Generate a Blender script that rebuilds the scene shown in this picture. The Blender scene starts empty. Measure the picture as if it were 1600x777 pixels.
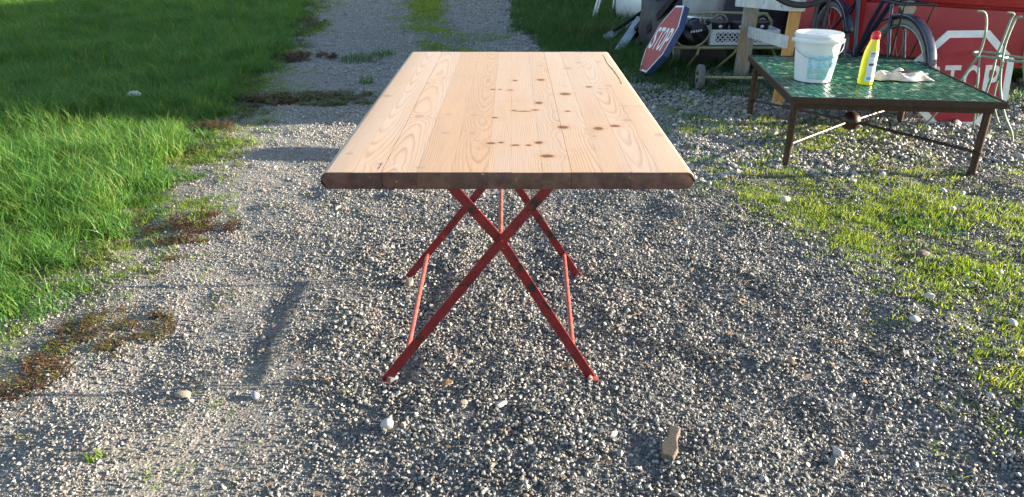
import bpy, bmesh, math, random
import numpy as np
from mathutils import Vector, Matrix, Quaternion
R = math.radians
random.seed(7); rng = np.random.default_rng(11)
sc = bpy.context.scene
COL = sc.collection

# ------------------------------------------------------------------ camera, sky, sun, exposure
FPX, PITCH, CAMH = 1150.0, R(24.3), 1.25
cam = bpy.data.cameras.new('camera'); cam.sensor_width = 36.0; cam.lens = 36.0*FPX/1600.0
cam.clip_start = .02; cam.clip_end = 600
camo = bpy.data.objects.new('camera', cam); COL.objects.link(camo)
camo.location = (0, 0, CAMH); camo.rotation_euler = (R(90)-PITCH, 0, 0)
sc.camera = camo
SUN_EL, SUN_AZ = R(11.8), R(3.0)            # azimuth measured from +X towards +Y (away from the camera)
SUNV = Vector((math.cos(SUN_EL)*math.cos(SUN_AZ), math.cos(SUN_EL)*math.sin(SUN_AZ), math.sin(SUN_EL)))
w = bpy.data.worlds.new('World'); sc.world = w; w.use_nodes = True
wn = w.node_tree; bg = wn.nodes['Background']
sky = wn.nodes.new('ShaderNodeTexSky'); sky.sky_type = 'NISHITA'; sky.sun_disc = False
sky.sun_elevation = SUN_EL; sky.sun_rotation = R(90)-SUN_AZ
sky.air_density = 1.0; sky.dust_density = .8; sky.ozone_density = 1.4
wn.links.new(sky.outputs[0], bg.inputs[0]); bg.inputs[1].default_value = .098
sl = bpy.data.lights.new('sun', 'SUN'); sl.energy = 5.0; sl.angle = R(.55); sl.color = (1.0, .89, .73)
so = bpy.data.objects.new('sun', sl); COL.objects.link(so)
so.rotation_euler = SUNV.to_track_quat('Z', 'Y').to_euler(); so.location = (8, 1, 6)
vs = sc.view_settings; vs.view_transform = 'Standard'; vs.look = 'None'; vs.gamma = 1; vs.use_curve_mapping = False
vs.exposure = 2.1

# ------------------------------------------------------------------ pixel <-> world helpers
_F = np.array([0, math.cos(PITCH), -math.sin(PITCH)]); _U = np.array([0, math.sin(PITCH), math.cos(PITCH)])
def ray(px, py): return _F + np.array([(px-800)/FPX, 0, 0]) - (py-388.5)/FPX*_U
def P(px, py, z=0.0):                         # pixel -> point on the level z
    d = ray(px, py); t = (z-CAMH)/d[2]; return Vector((t*d[0], t*d[1], z))
def PY(px, py, Y):                            # pixel -> point at ground distance Y
    d = ray(px, py); t = Y/d[1]; return Vector((t*d[0], Y, CAMH+t*d[2]))
def Q(x, y, z=0.0):                           # world -> pixel, arrays
    zz = z-CAMH; c = y*_F[1]+zz*_F[2]; c = np.maximum(c, .05)
    return 800+FPX*x/c, 388.5-FPX*(y*_U[1]+zz*_U[2])/c
def inpoly(px, py, poly):
    r = np.zeros(px.shape, bool); n = len(poly)
    for i in range(n):
        x0, y0 = poly[i]; x1, y1 = poly[(i+1) % n]
        if y0 == y1: continue
        r ^= ((y0 > py) != (y1 > py)) & (px < (x1-x0)*(py-y0)/(y1-y0)+x0)
    return r
_L = rng.random((256, 256))
def vnoise(x, y, f, o=0):
    x = np.asarray(x, float)*f+37.3+o*17.1; y = np.asarray(y, float)*f+91.7+o*29.3
    xi = np.floor(x).astype(int); yi = np.floor(y).astype(int); u = x-xi; v = y-yi
    u = u*u*(3-2*u); v = v*v*(3-2*v)
    a = _L[xi % 256, yi % 256]; b = _L[(xi+1) % 256, yi % 256]; c = _L[xi % 256, (yi+1) % 256]; d = _L[(xi+1) % 256, (yi+1) % 256]
    return (a*(1-u)+b*u)*(1-v)+(c*(1-u)+d*u)*v
LAWN = [(-6000, 470), (-200, 600), (0, 490), (60, 445), (150, 385), (235, 300), (290, 240), (345, 185), (400, 130), (430, 95), (465, 50), (490, 0), (505, -50), (540, -128), (-9000, -128)]
LOWL = [(-200, 900), (0, 640), (50, 560), (130, 500), (200, 450), (270, 400), (340, 330), (330, 280), (345, 230), (420, 175), (455, 120), (495, 60), (510, 0), (520, -50), (490, 0), (345, 185), (235, 300), (60, 445), (0, 490), (-200, 600)]
RIGHTG = [(1750, 860), (1600, 700), (1490, 580), (1405, 490), (1350, 410), (1245, 350), (1120, 300), (1200, 265), (1400, 275), (5000, 275), (5000, 900)]
MIXG = [(1080, 225), (1120, 300), (1200, 265), (5000, 280), (5000, 185), (1420, 190), (1180, 175), (1000, 140), (985, 120)]
BACKG = [(860, 82), (812, 50), (790, 0), (770, -60), (760, -128), (9000, -128), (5000, 190), (1420, 178), (1180, 165), (1040, 160), (970, 120)]
STRIP = [(690, 90), (640, 55), (632, 20), (640, -20), (650, -128), (690, -128), (690, -20), (698, 20), (720, 60), (765, 90)]
EDGE = [(-200, 600), (0, 490), (60, 445), (150, 385), (235, 300), (290, 240), (345, 185), (400, 130), (430, 95), (465, 50), (490, 0), (520, 0), (500, 50), (475, 100), (450, 140), (400, 200), (350, 270), (300, 340), (215, 415), (115, 490), (30, 550), (-80, 660)]
def zones(x, y):
    px, py = Q(x, y)
    jx = (vnoise(x, y, 5, 1)-.5)*.34+(vnoise(x, y, 17, 2)-.5)*.18
    jy = (vnoise(x, y, 5, 3)-.5)*.34+(vnoise(x, y, 17, 4)-.5)*.18
    qx, qy = Q(x+jx, np.maximum(y+jy, .45))
    return {k: inpoly(qx, qy, p) for k, p in (('lawn', LAWN), ('lowl', LOWL), ('edge', EDGE), ('right', RIGHTG), ('mix', MIXG), ('back', BACKG), ('strip', STRIP))}
def G(x, y):
    z = (vnoise(x, y, 1.2, 5)-.5)*.022+(vnoise(x, y, 3.6, 6)-.5)*.026+(vnoise(x, y, 9, 7)-.5)*.012
    return z*np.clip((np.asarray(y, float)-.3)/.5, 0, 1)
def g1(x, y): return float(G(np.array([x]), np.array([y]))[0])

# ------------------------------------------------------------------ materials
def nm(name):
    m = bpy.data.materials.new(name); m.use_nodes = True; t = m.node_tree
    return m, t, t.nodes['Principled BSDF']
def N(t, typ, **kw):
    n = t.nodes.new(typ)
    for k, v in kw.items():
        if k.startswith('i_'):
            key = k[2:]; key = int(key) if key.isdigit() else key
            n.inputs[key].default_value = v
        else: setattr(n, k, v)
    return n
def c4(c): return (c[0], c[1], c[2], 1)
def ramp(t, src, stops, interp='LINEAR'):
    r = t.nodes.new('ShaderNodeValToRGB'); e = r.color_ramp; e.interpolation = interp
    while len(e.elements) < len(stops): e.elements.new(.5)
    for el, (p, c) in zip(e.elements, stops): el.position = p; el.color = c4(c) if len(c) == 3 else c
    t.links.new(src, r.inputs[0]); return r
def mixc(t, fac, a, b, mode='MIX'):
    m = t.nodes.new('ShaderNodeMix'); m.data_type = 'RGBA'; m.blend_type = mode
    for s, v in ((0, fac), (6, a), (7, b)):
        if hasattr(v, 'links'): t.links.new(v, m.inputs[s])
        else: m.inputs[s].default_value = v if s == 0 else c4(v)
    return m.outputs[2]
def mth(t, op, a, b=None, c=None, clamp=False):
    m = t.nodes.new('ShaderNodeMath'); m.operation = op; m.use_clamp = clamp
    for i, v in enumerate((a, b, c)):
        if v is None: continue
        if hasattr(v, 'links'): t.links.new(v, m.inputs[i])
        else: m.inputs[i].default_value = v
    return m.outputs[0]
def noise(t, scale, detail=5, rough=.6, vec=None, dist=0):
    n = N(t, 'ShaderNodeTexNoise'); n.inputs['Scale'].default_value = scale; n.inputs['Detail'].default_value = detail
    n.inputs['Roughness'].default_value = rough; n.inputs['Distortion'].default_value = dist
    if vec is None:
        vec = t.nodes.new('ShaderNodeTexCoord').outputs['Object']
    t.links.new(vec, n.inputs['Vector']); return n.outputs['Fac']
def stretch(t, s):
    tc = t.nodes.new('ShaderNodeTexCoord'); mp = t.nodes.new('ShaderNodeMapping'); mp.inputs['Scale'].default_value = s
    t.links.new(tc.outputs['Object'], mp.inputs['Vector']); return mp.outputs[0]
def bump(t, b, h, strength=.3, dist=.002):
    n = t.nodes.new('ShaderNodeBump'); n.inputs['Strength'].default_value = strength; n.inputs['Distance'].default_value = dist
    t.links.new(h, n.inputs['Height']); t.links.new(n.outputs[0], b.inputs['Normal'])
def pm(name, c1, c2, scale=20, rough=.6, metal=0, bmp=.2, st=None, lo=.35, hi=.65, spots=None, coat=0):
    m, t, b = nm(name); v = stretch(t, st) if st else None
    f = noise(t, scale, vec=v); r = ramp(t, f, [(lo, c1), (hi, c2)]); o = r.outputs[0]
    if spots:                                  # (colour, scale, threshold): wear with a shape of its own
        f2 = noise(t, spots[1], 8, .65, v); k = ramp(t, f2, [(spots[2], (0, 0, 0)), (spots[2]+.035, (1, 1, 1))])
        o = mixc(t, k.outputs[0], o, spots[0])
    t.links.new(o, b.inputs['Base Color'])
    fr = noise(t, scale*2.3, 4); rr = mth(t, 'MULTIPLY_ADD', fr, .25, rough-.12, True); t.links.new(rr, b.inputs['Roughness'])
    b.inputs['Metallic'].default_value = metal; b.inputs['Coat Weight'].default_value = coat
    if bmp: bump(t, b, noise(t, scale*3, 6, vec=v), bmp)
    return m

M = {}
M['red_paint'] = pm('chipped_red_paint', (.15, .008, .012), (.22, .014, .017), 22, .42, bmp=.15, spots=((.020, .014, .012), 13, .565))
m_ = M['red_paint']; t = m_.node_tree; b = t.nodes['Principled BSDF']; src = b.inputs['Base Color'].links[0].from_socket
kk = ramp(t, noise(t, 42, 7, .7), [(.64, (0, 0, 0)), (.67, (1, 1, 1))]); t.links.new(mixc(t, kk.outputs[0], src, (.40, .16, .11)), b.inputs['Base Color'])
M['red_bright'] = pm('sunworn_red_rod', (.27, .035, .025), (.38, .09, .07), 40, .5, bmp=.2, spots=((.20, .05, .035), 50, .62))
M['iron'] = pm('brown_iron', (.035, .020, .016), (.062, .034, .024), 40, .42, .35, .25, spots=((.16, .07, .04), 60, .68))
M['pale_iron'] = pm('worn_edge_iron', (.30, .27, .22), (.42, .38, .32), 40, .5, .2, .2)
M['grout'] = pm('dark_grout', (.02, .035, .028), (.04, .055, .045), 60, .8)
M['bucket'] = pm('white_plastic', (.72, .74, .76), (.80, .80, .80), 8, .33, bmp=.03)
M['wire'] = pm('grey_wire', (.45, .46, .48), (.6, .6, .62), 50, .35, .7, 0)
M['yellow'] = pm('yellow_plastic', (.86, .70, .015), (.90, .76, .03), 10, .3, bmp=0)
M['cap_red'] = pm('red_plastic', (.62, .015, .02), (.7, .02, .03), 10, .3, bmp=0)
M['sign_red'] = pm('faded_sign_red', (.30, .012, .024), (.37, .028, .038), 7, .65, bmp=.06, spots=((.12, .03, .04), 11, .70))
M['sign_white'] = pm('chipped_sign_white', (.62, .65, .68), (.76, .76, .76), 14, .5, bmp=.05, spots=((.20, .16, .15), 24, .68))
M['sign_blue'] = pm('blue_sign_edge', (.025, .045, .13), (.04, .065, .17), 18, .5)
M['chair_green'] = pm('pale_green_paint', (.13, .20, .145), (.21, .29, .21), 34, .45, bmp=.2, spots=((.10, .07, .04), 40, .64))
M['bench_yellow'] = pm('pale_olive_paint', (.26, .25, .14), (.36, .34, .20), 30, .5, bmp=.2, spots=((.12, .08, .04), 34, .64))
M['van_red'] = pm('red_coachwork', (.36, .010, .012), (.43, .016, .016), 2.5, .34, bmp=.02, coat=.25)
M['truck_pale'] = pm('faded_red_coachwork', (.40, .030, .03), (.47, .05, .045), 3, .5, bmp=.03)
M['dark_void'] = pm('dark_underbody', (.010, .010, .012), (.02, .02, .022), 10, .9)
M['rubber'] = pm('black_rubber', (.016, .016, .018), (.03, .03, .032), 40, .7, bmp=.3)
M['tyre_grey'] = pm('dusty_tyre', (.10, .095, .09), (.17, .16, .15), 40, .85, bmp=.4)
M['tyre_cream'] = pm('cream_tyre', (.15, .138, .115), (.21, .195, .165), 30, .8, bmp=.1)
M['navy'] = pm('dark_blue_enamel', (.014, .020, .040), (.024, .032, .06), 12, .3, bmp=.03, coat=.3)
M['blackmetal'] = pm('black_metal', (.012, .012, .015), (.025, .025, .03), 20, .4, .3)
M['chrome'] = pm('dull_chrome', (.22, .21, .21), (.34, .33, .33), 30, .4, .95, 0)
M['galv'] = pm('galvanised_steel', (.50, .52, .55), (.66, .68, .71), 7, .33, .45, .08, (1, 1, .25))
M['grey_wood'] = pm('weathered_grey_timber', (.22, .20, .16), (.36, .34, .29), 9, .8, bmp=.5, st=(9, 9, 1), spots=((.44, .25, .08), 5, .54))
M['orange_wood'] = pm('orange_stained_timber', (.46, .22, .06), (.62, .34, .11), 9, .7, bmp=.5, st=(9, 9, 1), spots=((.35, .33, .29), 7, .62))
M['pale_board'] = pm('mortar_stained_board', (.45, .44, .42), (.62, .61, .59), 16, .85, bmp=.6, spots=((.20, .17, .13), 14, .64))
M['dark_wood'] = pm('dark_old_timber', (.010, .008, .008), (.024, .019, .017), 9, .8, bmp=.5, st=(3, 3, 3))
M['blue_board'] = pm('pale_blue_grey_profile', (.36, .40, .46), (.48, .52, .57), 8, .6, bmp=.1, spots=((.18, .18, .18), 12, .68))
M['crate'] = pm('white_crate_plastic', (.66, .69, .73), (.76, .78, .80), 8, .4, bmp=.03)
M['black_plastic'] = pm('black_plastic', (.010, .010, .012), (.022, .022, .026), 12, .35, bmp=.15)
M['white_enamel'] = pm('white_enamel', (.66, .68, .70), (.78, .79, .8), 7, .35, bmp=.03)
M['tarp'] = pm('dark_tarpaulin', (.022, .022, .028), (.055, .055, .066), 5, .55, bmp=.5)
M['film'] = pm('crumpled_film', (.25, .28, .33), (.70, .73, .77), 26, .35, bmp=.9, lo=.42, hi=.58)
M['litter'] = pm('white_paper', (.72, .74, .77), (.82, .82, .82), 30, .7, bmp=.5)
M['cloth'] = pm('pale_stained_cloth', (.40, .37, .345), (.56, .545, .53), 18, .9, bmp=.5, spots=((.30, .21, .15), 13, .60))
M['brown_cloth'] = pm('brown_handle', (.10, .055, .035), (.17, .10, .07), 30, .7)
M['chip'] = pm('weathered_bark_wood', (.13, .095, .07), (.25, .19, .135), 30, .9, bmp=.9, st=(40, 40, 6), spots=((.07, .05, .04), 9, .52))
M['leaf_dead'] = pm('dry_brown_leaf', (.22, .12, .055), (.34, .20, .10), 40, .7, bmp=.4)

def stone_mat(name, a, b):
    return pm(name, a, b, 70, .75, bmp=.5)
M['stone_white'] = stone_mat('white_stone', (.36, .345, .32), (.52, .50, .465))
M['stone_blue'] = stone_mat('bluish_stone', (.20, .22, .27), (.30, .33, .38))
M['stone_tan'] = stone_mat('tan_stone', (.20, .165, .13), (.30, .25, .20))
M['stone_dark'] = stone_mat('brown_rock', (.10, .075, .055), (.17, .13, .10))

# pebbles: colour by instance, paler or darker by the kind of gravel
m, t, b = nm('pebble')
oi = N(t, 'ShaderNodeObjectInfo'); r = ramp(t, oi.outputs['Random'], [(0, (.062, .059, .056)), (.30, (.13, .123, .113)), (.58, (.21, .198, .178)), (.80, (.31, .292, .26)), (.92, (.46, .445, .415)), (.96, (.30, .22, .15)), (1, (.52, .50, .465))])
at = N(t, 'ShaderNodeAttribute', attribute_name='pale', attribute_type='INSTANCER')
col = mixc(t, mth(t, 'MULTIPLY', at.outputs['Fac'], .62), r.outputs[0], (.43, .40, .355))
nz = noise(t, 160, 4); col = mixc(t, .5, col, ramp(t, nz, [(.3, (.55, .55, .55)), (.7, (1, 1, 1))]).outputs[0], 'MULTIPLY')
t.links.new(col, b.inputs['Base Color']); b.inputs['Roughness'].default_value = .55; M['pebble'] = m

# grass: thin leaves let light through
def grass_mat(name, stops, trans, tcol):
    m, t, b = nm(name); out = t.nodes['Material Output']
    oi = N(t, 'ShaderNodeObjectInfo'); at = N(t, 'ShaderNodeAttribute', attribute_name='bv')
    f = mth(t, 'ADD', mth(t, 'MULTIPLY', oi.outputs['Random'], .5), mth(t, 'MULTIPLY', at.outputs['Fac'], .5))
    r = ramp(t, f, stops); t.links.new(r.outputs[0], b.inputs['Base Color']); b.inputs['Roughness'].default_value = .5
    b.inputs['Specular IOR Level'].default_value = .35
    tr = N(t, 'ShaderNodeBsdfTranslucent'); cc = mixc(t, 1, r.outputs[0], tcol, 'MULTIPLY'); t.links.new(cc, tr.inputs[0])
    mx = N(t, 'ShaderNodeMixShader'); mx.inputs[0].default_value = trans
    t.links.new(b.outputs[0], mx.inputs[1]); t.links.new(tr.outputs[0], mx.inputs[2]); t.links.new(mx.outputs[0], out.inputs[0])
    return m
M['grass'] = grass_mat('lush_grass', [(0, (.036, .12, .026)), (.40, (.055, .165, .030)), (.7, (.115, .232, .036)), (.90, (.21, .27, .06)), (1, (.42, .37, .18))], .40, (1.5, 1.35, .8))
M['grass_short'] = grass_mat('short_grass', [(0, (.085, .15, .018)), (.45, (.14, .232, .024)), (.8, (.215, .285, .036)), (1, (.36, .32, .11))], .50, (1.6, 1.45, .7))
M['grass_dark'] = grass_mat('dark_meadow_grass', [(0, (.025, .075, .016)), (.5, (.045, .115, .022)), (.9, (.085, .14, .035)), (1, (.22, .19, .10))], .35, (1.4, 1.35, .8))
M['weed_red'] = grass_mat('reddish_dry_weed', [(0, (.055, .022, .012)), (.4, (.11, .045, .022)), (.65, (.12, .11, .03)), (1, (.13, .17, .04))], .3, (1.3, 1.1, .7))
M['weed_olive'] = grass_mat('olive_weed', [(0, (.045, .060, .018)), (.4, (.09, .11, .03)), (.75, (.14, .16, .045)), (1, (.15, .09, .04))], .35, (1.3, 1.2, .7))

# ground sheet
m, t, b = nm('ground')
ag = N(t, 'ShaderNodeAttribute', attribute_name='green'); ap = N(t, 'ShaderNodeAttribute', attribute_name='track')
n1 = noise(t, 90, 8, .7); n2 = noise(t, 300, 3, .6); n3 = noise(t, 3, 5, .6)
vo = N(t, 'ShaderNodeTexVoronoi'); vo.inputs['Scale'].default_value = 130
t.links.new(t.nodes.new('ShaderNodeTexCoord').outputs['Object'], vo.inputs['Vector'])
dark = ramp(t, n1, [(.3, (.085, .082, .078)), (.55, (.17, .163, .152)), (.75, (.30, .285, .26))]).outputs[0]
pale = ramp(t, n1, [(.25, (.12, .108, .09)), (.5, (.25, .23, .198)), (.75, (.40, .375, .33))]).outputs[0]
base = mixc(t, ap.outputs['Fac'], dark, pale)
base = mixc(t, .55, base, ramp(t, vo.outputs['Color'], [(0, (.45, .45, .45)), (1, (1, 1, 1))]).outputs[0], 'MULTIPLY')
soil = ramp(t, n1, [(.3, (.022, .026, .010)), (.6, (.05, .055, .02)), (.8, (.085, .075, .04))]).outputs[0]
base = mixc(t, ag.outputs['Fac'], base, soil)
t.links.new(base, b.inputs['Base Color']); b.inputs['Roughness'].default_value = .9
hh = mth(t, 'ADD', mth(t, 'MULTIPLY', n1, .6), mth(t, 'MULTIPLY', vo.outputs['Distance'], -.5)); bump(t, b, hh, .8, .008)
M['ground'] = m

# mosaic tile: one glossy green per tile
m, t, b = nm('mosaic_green')
at = N(t, 'ShaderNodeAttribute', attribute_name='tv')
r = ramp(t, at.outputs['Fac'], [(0, (.006, .065, .038)), (.5, (.016, .115, .066)), (.85, (.034, .17, .095)), (.95, (.10, .24, .13)), (1, (.32, .38, .25))])
t.links.new(r.outputs[0], b.inputs['Base Color']); b.inputs['Roughness'].default_value = .27
bump(t, b, noise(t, 60, 3), .25, .002); M['tile'] = m

# ------------------------------------------------------------------ mesh helpers
class MB:
    def __init__(s): s.v = []; s.f = []
    def add(s, v, f):
        o = len(s.v); s.v += [tuple(p) for p in v]; s.f += [tuple(i+o for i in q) for q in f]; return s
    def box(s, c, d, rot=None, bev=0.0):
        bm = bmesh.new(); bmesh.ops.create_cube(bm, size=1); bmesh.ops.scale(bm, vec=d, verts=bm.verts)
        if bev: bmesh.ops.bevel(bm, geom=list(bm.edges), offset=bev, segments=2, affect='EDGES', profile=.6)
        if rot is not None: bmesh.ops.transform(bm, matrix=rot.to_4x4(), verts=bm.verts)
        bm.verts.index_update(); c = Vector(c)
        s.add([v.co+c for v in bm.verts], [[v.index for v in f.verts] for f in bm.faces]); bm.free(); return s
    def tube(s, pts, r, seg=8, closed=False, caps=True, w=None, up=None):
        # round tube, or a flat bar when w=(width along up x t, thickness) is given
        pts = [Vector(p) for p in pts]; n = len(pts); rs = r if hasattr(r, '__len__') else [r]*n
        T = []
        for i in range(n):
            a = pts[i-1] if (i > 0 or closed) else pts[0]; c = pts[(i+1) % n] if (i < n-1 or closed) else pts[-1]
            T.append((c-a).normalized())
        nn = Vector(up) if up is not None else (Vector((0, 0, 1)) if abs(T[0].z) < .9 else Vector((1, 0, 0)))
        V = []; Fc = []
        for i in range(n):
            nn = (nn-T[i]*nn.dot(T[i])).normalized(); bb = T[i].cross(nn)
            if w:
                for sx, sy in ((-1, -1), (1, -1), (1, 1), (-1, 1)): V.append(pts[i]+bb*sx*w[0]/2+nn*sy*w[1]/2)
            else:
                for k in range(seg): a = 2*math.pi*k/seg; V.append(pts[i]+(nn*math.cos(a)+bb*math.sin(a))*rs[i])
        sg = 4 if w else seg
        for i in range(n if closed else n-1):
            j = (i+1) % n
            for k in range(sg): Fc.append((i*sg+k, i*sg+(k+1) % sg, j*sg+(k+1) % sg, j*sg+k))
        if caps and not closed: Fc.append(tuple(range(sg-1, -1, -1))); Fc.append(tuple((n-1)*sg+k for k in range(sg)))
        return s.add(V, Fc)
    def lathe(s, prof, seg=32, o=(0, 0, 0), sx=1, sy=1, close=True, shear=None):
        V = []; Fc = []; o = Vector(o)
        for (r, z) in prof:
            dx = shear(z) if shear else 0
            for k in range(seg): a = 2*math.pi*k/seg; V.append(o+Vector((r*sx*math.cos(a)+dx, r*sy*math.sin(a), z)))
        for i in range(len(prof)-1):
            for k in range(seg): Fc.append((i*seg+k, i*seg+(k+1) % seg, (i+1)*seg+(k+1) % seg, (i+1)*seg+k))
        if close: Fc.append(tuple(range(seg-1, -1, -1))); Fc.append(tuple((len(prof)-1)*seg+k for k in range(seg)))
        return s.add(V, Fc)
    def prism(s, poly, o, ux, uy, uz, th):     # polygon in the plane ux,uy, th thick along uz
        o, ux, uy, uz = Vector(o), Vector(ux), Vector(uy), Vector(uz); n = len(poly)
        V = [o+ux*a+uy*c for a, c in poly]+[o+ux*a+uy*c+uz*th for a, c in poly]
        Fc = [tuple(range(n-1, -1, -1)), tuple(range(n, 2*n))]+[(i, (i+1) % n, (i+1) % n+n, i+n) for i in range(n)]
        return s.add(V, Fc)
    def xf(s, mtx): s.v = [tuple(mtx @ Vector(p)) for p in s.v]; return s
    def build(s, name, mat, parent=None, smooth=True, ang=38):
        me = bpy.data.meshes.new(name); me.from_pydata(s.v, [], s.f); me.update()
        if smooth:
            me.polygons.foreach_set('use_smooth', [True]*len(me.polygons)); me.set_sharp_from_angle(angle=R(ang))
        me.materials.append(mat); return link(name, me, parent)
def link(name, me, parent=None):
    o = bpy.data.objects.new(name, me); COL.objects.link(o)
    if parent is not None: o.parent = parent
    return o
def tag(o, label=None, cat=None, group=None, kind=None):
    for k, v in (('label', label), ('category', cat), ('group', group), ('kind', kind)):
        if v: o[k] = v
    return o
def thing(name, label, cat, loc=(0, 0, 0), rz=0.0, group=None):
    o = bpy.data.objects.new(name, None); o.empty_display_size = .1; COL.objects.link(o); o.location = loc; o.rotation_euler = (0, 0, rz)
    return tag(o, label, cat, group)
def rotz(a): return Matrix.Rotation(a, 3, 'Z')
def axes(x, y, z): return Matrix((x, y, z)).transposed()
def beam(p, q, wd, th, up=(0, 0, 1), mb=None, bev=.003):      # a squared beam between two points
    p, q = Vector(p), Vector(q); d = (q-p); L = d.length; d.normalize(); u = Vector(up); u = (u-d*u.dot(d)).normalized(); s = d.cross(u)
    return (mb or MB()).box((p+q)/2, (L, wd, th), axes(d, s, u), bev)
def attr(me, name, data, dom='POINT'):
    a = me.attributes.new(name, 'FLOAT', dom); a.data.foreach_set('value', np.asarray(data, np.float32))

# ------------------------------------------------------------------ the ground, one sheet to the horizon
def axis(*segs):
    a = []
    for lo, hi, st in segs: a += list(np.arange(lo, hi-1e-6, st))
    return np.array(a+[segs[-1][1]])
gx = axis((-320, -40, 40), (-40, -12, 4), (-12, -4, .4), (-4, 4.4, .035), (4.4, 12, .4), (12, 40, 4), (40, 320, 40))
gy = axis((-60, -4, 8), (-4, .6, .46), (.6, 6.4, .035), (6.4, 14, .15), (14, 40, 2), (40, 400, 40))
X, Y = np.meshgrid(gx, gy); Zg = G(X, Y); nx = len(gx)
zz = zones(X.ravel(), Y.ravel())
near = (Y.ravel() > .6)
green = np.where(zz['lawn'] | zz['back'], 1.0, np.where(zz['right'] | zz['strip'], .55, np.where(zz['lowl'] | zz['mix'], .3, 0.0)))
green = np.where(near, green, np.where(np.abs(X.ravel()) > 2.5, 1, 0)); green = np.where((Y.ravel() > 16) & ((X.ravel() < -2.2) | (X.ravel() > 1)), 1, green)
pxg, pyg = Q(X.ravel(), np.maximum(Y.ravel(), .5))
track = np.clip((640-pxg+(pyg-300)*-.1)/260, 0, 1); track = np.maximum(track, np.clip((Y.ravel()-3.2)/1.2, 0, 1)); track[~near] = .6
Fq = []
ny = len(gy); ii = np.arange((ny-1)*(nx-1)); rr_, cc_ = ii//(nx-1), ii % (nx-1); a0 = rr_*nx+cc_
Fq = np.stack([a0, a0+1, a0+nx+1, a0+nx], 1)
me = bpy.data.meshes.new('ground'); me.from_pydata(np.stack([X.ravel(), Y.ravel(), Zg.ravel()], 1).tolist(), [], Fq.tolist())
attr(me, 'green', green); attr(me, 'track', track); me.polygons.foreach_set('use_smooth', [True]*len(me.polygons))
me.materials.append(M['ground']); tag(link('ground', me), kind='structure')

# ------------------------------------------------------------------ scatter of uncountable stuff
def source(name, meshes):
    c = bpy.data.collections.new(name)
    for i, me_ in enumerate(meshes):
        o = bpy.data.objects.new('%s_%02d' % (name, i), me_); c.objects.link(o)
    return c
def scatter(name, pts, rot, scl, idx, coll, label, cat, pale=None):
    me = bpy.data.meshes.new(name); me.from_pydata(pts.tolist(), [], [])
    a = me.attributes.new('rot', 'FLOAT_VECTOR', 'POINT'); a.data.foreach_set('vector', np.asarray(rot, np.float32).ravel())
    a = me.attributes.new('scl', 'FLOAT_VECTOR', 'POINT'); a.data.foreach_set('vector', np.asarray(scl, np.float32).ravel())
    a = me.attributes.new('idx', 'INT', 'POINT'); a.data.foreach_set('value', np.asarray(idx, np.int32))
    if pale is not None: attr(me, 'pale', pale)
    o = link(name, me); tag(o, label, cat, kind='stuff')
    t = bpy.data.node_groups.new(name, 'GeometryNodeTree')
    t.interface.new_socket('Geometry', in_out='INPUT', socket_type='NodeSocketGeometry'); t.interface.new_socket('Geometry', in_out='OUTPUT', socket_type='NodeSocketGeometry')
    gi = t.nodes.new('NodeGroupInput'); go = t.nodes.new('NodeGroupOutput'); ip = t.nodes.new('GeometryNodeInstanceOnPoints')
    ci = t.nodes.new('GeometryNodeCollectionInfo'); ci.inputs[0].default_value = coll; ci.inputs[1].default_value = True; ci.inputs[2].default_value = True
    def na(n, dt):
        x = t.nodes.new('GeometryNodeInputNamedAttribute'); x.data_type = dt; x.inputs[0].default_value = n; return x.outputs[0]
    er = t.nodes.new('FunctionNodeEulerToRotation'); t.links.new(na('rot', 'FLOAT_VECTOR'), er.inputs[0])
    L = t.links.new
    L(gi.outputs[0], ip.inputs['Points']); L(ci.outputs[0], ip.inputs['Instance']); ip.inputs['Pick Instance'].default_value = True
    L(na('idx', 'INT'), ip.inputs['Instance Index']); L(er.outputs[0], ip.inputs['Rotation']); L(na('scl', 'FLOAT_VECTOR'), ip.inputs['Scale']); L(ip.outputs[0], go.inputs[0])
    md = o.modifiers.new('scatter', 'NODES'); md.node_group = t
    return o

def rock_mesh(name, seed, sub=1, rough=.32, dims=(1, .8, .6), mat=None):
    r = np.random.default_rng(seed); bm = bmesh.new(); bmesh.ops.create_icosphere(bm, subdivisions=sub, radius=1)
    pl = r.normal(size=(7, 3)); pl /= np.linalg.norm(pl, axis=1)[:, None]; cut = r.uniform(.62, .95, 7)
    for v in bm.verts:
        p = np.array(v.co); p = p*(1+r.uniform(-rough, rough)*.35)
        for n_, c_ in zip(pl, cut):
            d = p@n_
            if d > c_: p = p-n_*(d-c_)
        v.co = Vector(p*np.array(dims))
    me = bpy.data.meshes.new(name); bm.to_mesh(me); bm.free()
    me.polygons.foreach_set('use_smooth', [True]*len(me.polygons)); me.set_sharp_from_angle(angle=R(34))
    me.materials.append(mat or M['pebble']); return me
peb = source('pebble_shapes', [rock_mesh('pebble', 100+i, 1, .3, (1, random.uniform(.65, .95), random.uniform(.5, .8))) for i in range(8)])

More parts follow.
